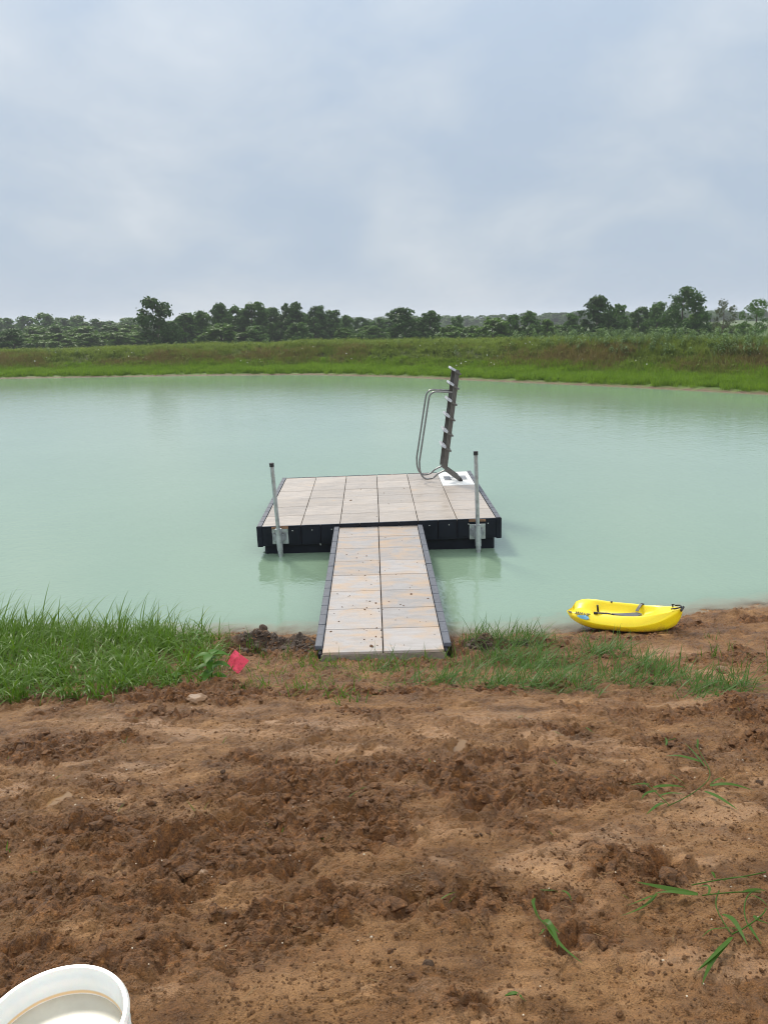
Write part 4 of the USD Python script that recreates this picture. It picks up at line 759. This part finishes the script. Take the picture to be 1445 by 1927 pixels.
# ------------------------------------------------------------------ marker flag, weeds, torn grass sprigs
c = on_mud(452, 1262); FM = mat4(np.eye(3), c - [0, 0, .02])
fg = thing("marker_flag", "muddy pink plastic marker flag tilted on a short wire", "flag", FM)
uu, ww = np.meshgrid(np.linspace(0, 1, 22), np.linspace(0, 1, 18)); s_ = .155
fv = np.stack([(uu - .5) * s_ * 1.08, .03 * np.sin(uu * 5 + ww * 2) * .35 + .006 * (noise(uu, ww, .3, 8) - .5) - .02 * (1 - ww), (ww - .5) * s_ * .98], -1).reshape(-1, 3)
ii, jj = np.meshgrid(np.arange(17), np.arange(21), indexing="ij"); a_ = (ii * 22 + jj).ravel(); ff = np.vstack([np.stack([a_, a_ + 1, a_ + 23], 1), np.stack([a_, a_ + 23, a_ + 22], 1)])
fm_ = trimesh.Trimesh(fv, ff, process=False); fm_.apply_transform(mat4(rx(math.radians(-22)) @ ry(math.radians(38)), (-.025, 0, .108)))
obj("flag_sheet", fm_, "flag_pink", fg, smooth=True)
obj("wire", tube(smooth_curve([(.0, .01, -.05), (.005, .015, .12), (.01, .02, .27)], 8), .0022, 6), "flag_wire", fg, smooth=True)

def leaf(length, width, droop, seg=6, fold=.25):
    t = np.linspace(0, 1, seg + 1); ang = 0.35 - droop * t; x = np.r_[0, np.cumsum(np.cos(ang[1:]) * length / seg)]; z = np.r_[0, np.cumsum(np.sin(ang[1:]) * length / seg)]
    w = width * np.sin(np.pi * np.clip(t, 0, 1) ** .75) / 2 + .0006
    v = np.stack([np.stack([x, w, z + fold * w], 1), np.stack([x, 0 * w, z], 1), np.stack([x, -w, z + fold * w], 1)], 1).reshape(-1, 3); f = []
    for i in range(seg):
        for j in (0, 1): a, b = 3 * i + j, 3 * i + j + 1; f += [[a, b, b + 3], [a, b + 3, a + 3]]
    return trimesh.Trimesh(v, f, process=False)
def weed(name, label, base, h, levels, ll, lw, rng, mt="weed_leaf", droop=.9):
    t = thing(name, label, "weed", mat4(np.eye(3), base)); obj("stem", tube(smooth_curve([(0, 0, -.03), (.01, 0, h * .5), (.02, .01, h)], 8), [.005] * 4 + [.003] * 4, 6), mt, t, smooth=True)
    k = 0
    for i in range(levels):
        z = h * (0.22 + .78 * i / max(levels - 1, 1)); cnt = 2 if i < levels - 1 else 4
        for j in range(cnt):
            m = leaf(ll * rng.uniform(.75, 1.15) * (1 - .25 * i / levels), lw * rng.uniform(.8, 1.1), droop * rng.uniform(.7, 1.3)); m.apply_transform(mat4(rz(j * 2 * np.pi / cnt + i * 1.57 + rng.normal(0, .2)), (.012, 0, z))); obj("leaf", m, mt, t, smooth=True)
weed("broadleaf_weed", "bright green broad-leaved weed beside the pink marker flag", on_mud(398, 1282), .24, 5, .20, .078, rg)
weed("feathery_weed", "thin upright weed with feathery leaves poking above the tall grass", on_mud(372, 1224), .20, 5, .085, .020, rg, droop=.7)
weed("seedling_weed", "low seedling weed at the edge of the tall grass", on_mud(330, 1285), .07, 3, .07, .04, rg)

def top_z(x, y):
    return max(float(mud_z(x + a, y + b)) for a in (-.022, -.011, 0, .011, .022) for b in (-.022, -.011, 0, .011, .022))
def over(q): p = on_mud(*q); p[2] = top_z(p[0], p[1]); return p
def sprig(label, segs, rng):
    """A torn piece of grass lying on the mud: segs = [(stem pixels, [leaf: (start px, end px, width)])]."""
    allp = [on_mud(*q) for st, lv in segs for q in st]; o = allp[0]; t = thing("grass_sprig", label, "grass sprig", mat4(np.eye(3), o))
    for st, lv in segs:
        p = np.array([over(q) for q in st]); p[:, 2] += .012 + .006 * np.sin(np.linspace(0, np.pi, len(p)))
        obj("stem", tube(smooth_curve(p - o, 14), .0022, 6), "grass_flat", t, smooth=True)
        for a, b, wd in lv:
            A, B = over(a), over(b); A[2] += .014; B[2] += .012; mid = (A + B) / 2; mid[2] = max(mid[2], top_z(mid[0], mid[1]) + .006) + .004 + .014 * rng.random(); mid = mid + np.r_[rng.normal(0, .010, 2), 0]
            q = smooth_curve([A, mid, B], 9) - o; tt = np.linspace(0, 1, 9); w = 1.25 * wd * (np.minimum(1, .5 + 2 * tt) * (1 - tt ** 2.5) + .03) / 2
            tn = np.gradient(q, axis=0); sd_ = np.cross(tn, [0, 0, 1.0]); sd_ /= np.linalg.norm(sd_, axis=1, keepdims=True); roll = rng.uniform(-.55, .55); sd_ = sd_ * math.cos(roll) + np.array([0, 0, 1.0]) * math.sin(roll)
            v = np.stack([q - sd_ * w[:, None], q + sd_ * w[:, None]], 1).reshape(-1, 3); f = []
            for i in range(8): f += [[2 * i, 2 * i + 1, 2 * i + 3], [2 * i, 2 * i + 3, 2 * i + 2]]
            obj("leaf", trimesh.Trimesh(v, f, process=False), "grass_flat", t, smooth=True)
sprig("torn branching grass sprig lying on mud, highest of the right-hand sprigs", [([(1255, 1525), (1310, 1500), (1335, 1470), (1320, 1430), (1308, 1408)], [((1318, 1440), (1252, 1432), .013), ((1325, 1448), (1285, 1408), .013), ((1312, 1412), (1312, 1400), .01), ((1335, 1485), (1365, 1480), .011), ((1335, 1490), (1415, 1500), .013), ((1325, 1500), (1388, 1532), .015)]),
    ([(1258, 1522), (1230, 1498), (1210, 1478)], [((1228, 1492), (1290, 1492), .014), ((1222, 1490), (1186, 1488), .011), ((1250, 1520), (1215, 1542), .013), ((1240, 1505), (1290, 1505), .013), ((1236, 1500), (1206, 1515), .01), ((1255, 1470), (1290, 1485), .009)])], rg)
sprig("long torn grass runner with yellowing joints by the lower right edge", [([(1300, 1680), (1350, 1672), (1400, 1660), (1440, 1648)], [((1312, 1694), (1195, 1678), .014), ((1310, 1696), (1230, 1690), .013), ((1235, 1690), (1165, 1738), .014), ((1240, 1695), (1178, 1720), .012), ((1360, 1665), (1420, 1664), .012), ((1345, 1660), (1340, 1652), .009)]),
    ([(1320, 1698), (1380, 1694), (1430, 1690)], [((1330, 1696), (1312, 1682), .008), ((1395, 1692), (1440, 1690), .008)])], rg)
sprig("forked grass sprig lying lowest on the mud at the right", [([(1352, 1688), (1348, 1730), (1375, 1775), (1400, 1762), (1440, 1720)], [((1376, 1776), (1310, 1838), .014), ((1372, 1780), (1312, 1838), .012), ((1370, 1785), (1320, 1864), .013), ((1358, 1740), (1405, 1790), .013), ((1385, 1768), (1320, 1778), .010), ((1408, 1758), (1432, 1790), .010), ((1420, 1740), (1450, 1750), .011)]),
    ([(1405, 1760), (1405, 1700), (1420, 1685)], [((1408, 1695), (1445, 1715), .009)])], rg)
sprig("lone torn grass tuft pointing down the slope at lower centre right", [([(1006, 1706), (1012, 1735), (1035, 1765)], [((1006, 1708), (1010, 1735), .009), ((1022, 1742), (1052, 1785), .014), ((1030, 1760), (1096, 1825), .014), ((1028, 1755), (1048, 1800), .012), ((1020, 1760), (1012, 1772), .008), ((1052, 1690), (1076, 1704), .010), ((1015, 1690), (1050, 1692), .009)])], rg)
sprig("short bent green grass leaf lying on the mud, lower centre", [([(950, 1882), (972, 1880)], [((952, 1882), (976, 1878), .010), ((978, 1880), (990, 1896), .006)])], rg)
sprig("pair of small green leaves on the mud above the boot prints at right", [([(1250, 1402), (1270, 1398)], [((1252, 1410), (1250, 1395), .010), ((1258, 1396), (1285, 1398), .010), ((1040, 1385), (1062, 1390), .009), ((1102, 1378), (1118, 1384), .009)])], rg)

# ------------------------------------------------------------------ far bank vegetation
rb_ = np.random.default_rng(44)
def tuft(nb, l0, l1, w0, w1, le0, le1, spread, seed, segs=3):
    r = np.random.default_rng(seed); p = np.column_stack([r.normal(0, spread, (nb, 2)), np.full(nb, -.03)])
    return blades(p, r.uniform(0, 6.28, nb), r.uniform(l0, l1, nb), r.uniform(w0, w1, nb), r.uniform(le0, le1, nb), r.uniform(.1, 1.1, nb), r, segs, .4)
def leafplant(h, nl, ll, lw, seed):
    r = np.random.default_rng(seed); vs, fs, o = [], [], 0
    for k in range(nl):
        m = leaf(ll * r.uniform(.6, 1.2), lw * r.uniform(.7, 1.2), r.uniform(.3, 1.2), 3); m.apply_transform(mat4(rz(k * 2.4) , (r.normal(0, .05), r.normal(0, .05), h * (.12 + .88 * k / nl)))); vs.append(m.vertices); fs.append(m.faces + o); o += len(m.vertices)
    return np.vstack(vs), np.vstack(fs)
def along(n, s0, s1, rng, keep=None):
    """n points on the far land between s0 and s1 metres from the water."""
    out = np.zeros((0, 3))
    while len(out) < n:
        x, y = rng.uniform(-46, 30, 4 * n), rng.uniform(22, 76, 4 * n); ok = (y > 18) & (np.abs(x) < y * .62 + 2); x, y = x[ok], y[ok]; s = signed(x, y); ok = (s > s0) & (s < s1) & (y > 24); x, y, s = x[ok], y[ok], s[ok]
        if keep is not None: k = rng.random(len(x)) < keep(x, y, s); x, y, s = x[k], y[k], s[k]
        out = np.vstack([out, np.stack([x, y, ground_h(x, y, s)], 1)])
    return out[:n]
bt_ = [tuft(46, .22, .48, .012, .022, .05, .45, .11, 100 + k) for k in range(5)]
P_ = along(7600, .42, 4.0, rb_, lambda x, y, s: np.where(s < .6 + .5 * noise(x, y, 1.2, 2), .25, 1.0)); n = len(P_)
instancer("bank_grass", bt_, ["bank_grass_look"] * 5, P_, rb_.uniform(0, 6.28, n), rb_.uniform(.6, 1.15, n) * (.75 + .5 * noise(P_[:, 0], P_[:, 1], 1.6, 8)), rb_.integers(0, 5, n), kind="stuff", label="bright green grass strip along the far waterline", category="grass")
wt_ = [tuft(44, .25, .52, .014, .026, .05, .6, .16, 120 + k) for k in range(5)] + [leafplant(.42, 34, .15, .065, 130)]
P_ = along(10500, 2.9, 11.5, rb_, lambda x, y, s: np.where(s > 7, .35, 1.0)); n = len(P_)
ix = rb_.integers(0, 6, n); instancer("bank_weeds", wt_, ["bank_green"] * 6, P_, rb_.uniform(0, 6.28, n), rb_.uniform(.55, 1.05, n) * (.75 + .5 * noise(P_[:, 0], P_[:, 1], 2.2, 18)), ix, kind="stuff", label="green weeds and grass covering the far bank", category="weeds")
P_ = along(5200, 3.3, 6.0, rb_, lambda x, y, s: sst(fbm2(x, y, 4.0, 3, 31), .36, .60) * np.exp(-((s - 4.7) / 1.1) ** 2)); n = len(P_)
bb_ = [tuft(30, .2, .5, .012, .022, .05, .7, .16, 140 + k) for k in range(4)]
instancer("dry_weeds", bb_, ["bank_brown"] * 4, P_, rb_.uniform(0, 6.28, n), rb_.uniform(.6, 1.25, n), rb_.integers(0, 4, n), kind="stuff", label="brown dried weeds in the middle of the far bank", category="weeds")
P_ = along(330, 4.5, 9.0, rb_, lambda x, y, s: sst(x, 8, 15) * .9 + .02); n = len(P_)
instancer("pale_weeds", [leafplant(.8, 40, .20, .09, 160 + k) for k in range(3)], ["bank_pale"] * 3, P_, rb_.uniform(0, 6.28, n), rb_.uniform(.6, 1.15, n), rb_.integers(0, 3, n), kind="stuff", label="pale blue-green leafy weeds on the right of the far bank", category="weeds")
P_ = along(46, 2.8, 6.0, rb_); P_[:, 2] += rb_.uniform(.25, .5, 46); fl_ = [lump(90, 1, .3)]
instancer("white_flowers", fl_, ["white_petal"], P_, rb_.uniform(0, 6.28, 46), rb_.uniform(.018, .042, 46), np.zeros(46, int), kind="stuff", label="white wildflower heads dotted over the far bank", category="flowers")

# ------------------------------------------------------------------ trees
def crown_mesh(seed, nlobe, nleaf, size, wob=.16, low=.12, top_round=1.0, hole=.0, aspect=1.0):
    """Leaf clumps in a unit tree (height 1, spread 1): lobes along an uneven envelope, leaves gathered on twigs in each lobe."""
    r = np.random.default_rng(seed); lobes = []; skew = r.normal(0, .05, 2)
    for i in range(nlobe):
        z = low + .04 + (.90 - low) * ((i + r.random()) / nlobe) ** 1.15; t = (z - low) / (1.02 - low)
        env = .47 * np.clip(np.sin(np.pi * np.clip(t, 0, 1) ** (.58 * top_round)), 0, 1) ** .6 + .03
        a, q = i * 2.4 + r.normal(0, .7), r.uniform(.15, 1.0) ** .5; rad = r.uniform(.065, .145) * (.8 + .5 * env)
        e = max(env * r.uniform(.75, 1.15) - rad * .7, .01); c = np.array([np.cos(a) * e * q + skew[0] * z, np.sin(a) * e * q + skew[1] * z, min(z, .99 - rad * .75)])
        lobes.append((c, rad))
    w = np.array([l[1] ** 2 for l in lobes]); w /= w.sum(); pick = r.choice(nlobe, nleaf, p=w)
    C = np.array([l[0] for l in lobes])[pick]; Rr = np.array([l[1] for l in lobes])[pick]
    d = r.normal(0, 1, (nleaf, 3)); d[:, 2] = np.abs(d[:, 2]) * np.where(r.random(nleaf) < .72, 1, -1); d /= np.linalg.norm(d, axis=1, keepdims=True)
    twig = 1 + .55 * (meshkit.noise(d * 2.6 + pick[:, None] * 3.3, seed) - .5) * 2 * wob * 3
    P = C + d * (Rr * r.uniform(.25, 1.0, nleaf) ** .45 * twig)[:, None] * np.array([1, 1, .78])
    P += r.normal(0, .010, P.shape) + (r.random(nleaf) < .12)[:, None] * r.normal(0, .030, P.shape)
    nrm = d + r.normal(0, .55, (nleaf, 3)) + [0, 0, .35]; nrm /= np.linalg.norm(nrm, axis=1, keepdims=True)
    a = np.cross(nrm, r.normal(0, 1, (nleaf, 3))); a /= np.linalg.norm(a, axis=1, keepdims=True); b = np.cross(nrm, a)
    s = size * r.uniform(.5, 1.25, nleaf)[:, None]
    Vv = np.stack([P - a * s, P - b * s * .7, P + a * s, P + b * s * .7], 1); Vv += r.normal(0, .12, Vv.shape) * s[:, None]
    Vv[..., 2] = np.clip(Vv[..., 2], .02, 1.02)
    q = np.arange(nleaf)[:, None] * 4; F_ = np.vstack([q + [0, 1, 2], q + [0, 2, 3]])
    return (Vv.reshape(-1, 3), F_), lobes
def trunk_mesh(lobes, seed, rad=.022, top=.55, nl=9):
    r = np.random.default_rng(seed); parts = [tube(smooth_curve([(0, 0, -.05), (r.normal(0, .01), r.normal(0, .01), top * .45), (r.normal(0, .02), r.normal(0, .02), top), (r.normal(0, .02), 0, .8)], 9), np.linspace(rad, rad * .25, 9), 7)]
    for c, rr in lobes[:nl]:
        z0 = min(c[2] * r.uniform(.35, .65), top); parts.append(tube(smooth_curve([(0, 0, z0), (c[0] * .45, c[1] * .45, z0 + (c[2] - z0) * .55), tuple(c)], 6), np.linspace(rad * .5, rad * .12, 6), 5))
    return trimesh.util.concatenate(parts)
kinds = {"oak": (201, 44, 4200, .031, .22, .02, 1.0, "leaf_dark"), "round": (202, 46, 4000, .034, .2, .0, 1.1, "leaf_dark"), "wood": (203, 44, 3800, .038, .2, -.04, .95, "leaf_mid"), "bushy": (204, 36, 3200, .042, .2, -.05, 1.2, "leaf_light"),
         "tall": (205, 32, 3200, .036, .22, .02, .8, "leaf_mid"), "airy": (206, 16, 950, .026, .3, .22, .9, "leaf_pale"), "sparse": (207, 20, 1900, .024, .28, .16, .85, "leaf_mid"), "broad": (208, 44, 3800, .030, .25, .12, .75, "leaf_dark")}
proto, turn = {}, {}
def tree(kind, px, top, wpx, Y, label, group=None, name="tree", zb=None):
    P = at_y(px, top, Y); zb = float(ground_h(P[0], Y)) if zb is None else zb; h = P[2] - zb; w = wpx / F_PX * Y * (1.16 if kind in ("wood", "round", "tall", "bushy") else 1.05)
    M = np.eye(4); yaw = rb_.uniform(0, 6.28); M[:3, :3] = rz(yaw) @ np.diag([w, w, h]); M[:3, 3] = (P[0], Y, zb)
    cat = "tree" if name != "bush" else "bush"; turn[kind] = turn.get(kind, -1) + 1; key = (kind, turn[kind] % (4 if kind == "wood" else 3))
    if key in proto: return copy(proto[key], M, label, cat, group, name=name)
    seed, nl, nf, sz, wob, low, tr, mt = kinds[kind]; seed += 17 * key[1]; (cm_, lobes) = crown_mesh(seed, nl, nf, sz, wob, low, tr)
    t = thing(name, label, cat, M, group); obj("trunk", trunk_mesh(lobes, seed), "bark", t, smooth=True); obj("crown", cm_, mt, t); proto[key] = t; return t
tree("oak", 293, 558, 92, 112, "tall dark oak-like tree standing out above the left part of the treeline")
tree("broad", 1288, 537, 98, 100, "tallest tree at the right with a wide layered crown")
tree("round", 1126, 556, 76, 105, "large dark round tree left of the tallest right-hand tree")
tree("airy", 1363, 563, 60, 95, "thin pale airy tree with bare limbs showing at the right")
tree("sparse", 1428, 560, 72, 92, "loose green tree at the right edge of the photo")
tree("bushy", 928, 596, 70, 105, "light green bushy tree behind the ladder's right")
tree("tall", 996, 583, 58, 110, "mid-sized tree with a notched crown in the gap right of the ladder")
tree("tall", 967, 590, 36, 110, "slim tree touching the left side of the notched-crown tree")
tree("bushy", 1030, 600, 38, 110, "small pale bushy tree alone in the gap right of centre")
tree("wood", 1077, 589, 50, 118, "slender tree in front of the open field, left of the large round tree")
tree("wood", 1165, 571, 46, 112, "green tree just right of the large dark round tree")
tree("wood", 1203, 577, 46, 115, "green tree in the low saddle of the right-hand row")
tree("wood", 1238, 567, 54, 112, "green tree touching the left side of the tallest right-hand tree")
tree("bushy", 1312, 590, 40, 104, "low bushy tree under the right side of the tallest tree")
tree("round", 762, 577, 74, 112, "dark tree forming the left half of the pair left of the ladder")
tree("round", 806, 583, 58, 114, "dark tree forming the right half of the pair left of the ladder")
tree("wood", 860, 593, 34, 130, "small bluish tree between the dark pair and the ladder")
tree("bushy", 850, 611, 56, 108, "low light bush at the foot of the small bluish tree", name="bush")
tree("wood", 712, 598, 44, 140, "paler tree left of the dark pair in the middle of the treeline")
tree("wood", 682, 596, 40, 145, "second paler tree left of the dark pair, beside the wood's right end")
for px, tp, w, Y, k, lab in [(345, 588, 64, 130, "wood", "low round tree right beside the tall left oak"), (376, 584, 60, 132, "wood", "second low tree right of the tall left oak"), (411, 570, 56, 128, "round", "dark pointed tree at the left end of the dense wood"), (445, 574, 56, 132, "wood", "tree second from the left in the dense wood"), (474, 568, 74, 130, "wood", "broad green tree third from the left in the dense wood"), (512, 577, 54, 134, "round", "tree fourth from the left in the dense wood, in a dip"),
        (545, 567, 62, 130, "round", "dark peaked tree at the middle of the dense wood"), (590, 575, 58, 130, "round", "dark tree sixth from the left in the dense wood"), (622, 583, 56, 134, "wood", "tree seventh from the left in the dense wood"), (650, 592, 44, 138, "wood", "small tree at the right end of the dense wood"), (415, 608, 84, 120, "bushy", "light green low tree in front of the dense wood's left end"), (478, 612, 60, 121, "wood", "low dark tree in front of the dense wood's middle"), (650, 616, 44, 116, "bushy", "light green bush in front of the dense wood's right end"), (560, 606, 60, 122, "wood", "low green tree in front of the dark peaked tree")]:
    tree(k, px, tp, w, Y, lab)
for px, tp, w, Y, lab in [(360, 594, 70, 150, "tree filling the gap behind the two low trees right of the tall left oak"), (430, 588, 70, 152, "back-row tree behind the left end of the dense wood"), (497, 586, 66, 152, "back-row tree behind the third and fourth trees of the dense wood"), (568, 586, 66, 152, "back-row tree right of the dark peaked tree"), (606, 592, 64, 152, "back-row tree near the right part of the dense wood"), (638, 598, 60, 150, "back-row tree at the right end of the dense wood"), (735, 600, 60, 150, "back-row tree just left of the dark pair"), (786, 596, 60, 140, "back-row tree between the two dark trees of the pair"), (1150, 588, 60, 130, "back-row tree right behind the large round tree"), (1222, 590, 60, 130, "back-row tree left behind the tallest tree"), (1262, 592, 60, 128, "back-row tree directly behind the tallest tree")]:
    tree("wood", px, tp, w, Y, lab)
tree("round", 24, 617, 58, 118, "dark low bush nearest the left edge in front of the hazy wood", name="bush")
tree("round", -14, 625, 50, 116, "dark low bush cut by the left edge of the photo", name="bush")
far = [(-30, 596, 60), (10, 598, 52), (44, 594, 54), (82, 588, 56), (118, 597, 48), (142, 593, 46), (172, 600, 50), (206, 603, 48), (238, 597, 54), (262, 604, 44)]
ords = ["first", "second", "third", "fourth", "fifth", "sixth", "seventh", "eighth", "ninth", "tenth"]
for k, (px, tp, w) in enumerate(far): tree("wood", px, tp, w * 1.15, 205 + 12 * (k % 3), f"hazy bluish far tree, {ords[k]} from the left in the back row of the left wood", zb=0.6)
mid_ = [(60, 613, 70), (110, 610, 76), (160, 613, 70), (205, 611, 70), (245, 610, 60), (322, 603, 50)]
for k, (px, tp, w) in enumerate(mid_): tree("wood" if k % 2 else "bushy", px, tp, w, 150 + 6 * (k % 2), f"low spreading tree, {ords[k]} from the left in the front row of the left wood", zb=0.4)
for k in range(10):
    tree("bushy", -4 + 28 * k, 629 - .02 * 28 * k, 60, 134 + 5 * (k % 2), f"low bush at the foot of the left wood behind the bank, {ords[k]} from the left", name="bush", zb=0.2)
for px, tp, w, Y, lab in [(890, 612, 50, 120, "low bush in the gap right behind the ladder's top"), (1012, 611, 60, 118, "low bush between the notched-crown tree and the small pale tree"), (1052, 610, 50, 121, "low bush in the gap before the slender tree"), (948, 610, 44, 119, "low bush at the foot of the light green bushy tree"), (1182, 604, 60, 116, "low bush at the foot of the right-hand row"), (1345, 606, 60, 108, "low bush at the foot of the pale airy tree"), (1400, 608, 60, 110, "low bush left of the tree at the right edge"), (690, 612, 60, 124, "low bush left of the dark pair, before the back row")]:
    tree("bushy", px, tp, w, Y, lab, name="bush")
# far-off woods that read as one mass along the horizon
nfw = 420; xx = rb_.uniform(-420, 420, nfw); yy = rb_.uniform(360, 470, nfw); ds = rb_.uniform(.75, 1.2, nfw)
Pf = np.stack([xx, yy, ground_h(xx, yy) - .3], 1)
instancer("distant_wood", [crown_mesh(301 + k, 36, 1300, .05, .2, -.05, 1.0)[0] for k in range(3)], ["leaf_mid"] * 3, Pf, rb_.uniform(0, 6.28, nfw), np.stack([14 * ds, 14 * ds, 5.6 * ds], 1), rb_.integers(0, 3, nfw), kind="stuff", label="distant hazy woods along the horizon", category="wood")

# ------------------------------------------------------------------ haze
usdkit.material(stage, "/World/Looks/haze_look", {"v": ("principled_volume", {"color": (0.90, 0.94, 1.0), "density": 0.00040, "anisotropy": 0.2})}, [], volume="v.volume")
hz = trimesh.creation.box((2900, 2500, 26)); hz.apply_translation((0, 300, 26 / 2 - 3.5))
obj("haze", hz, "haze_look", kind="stuff", label="thin rain haze over the pond and fields", category="haze")
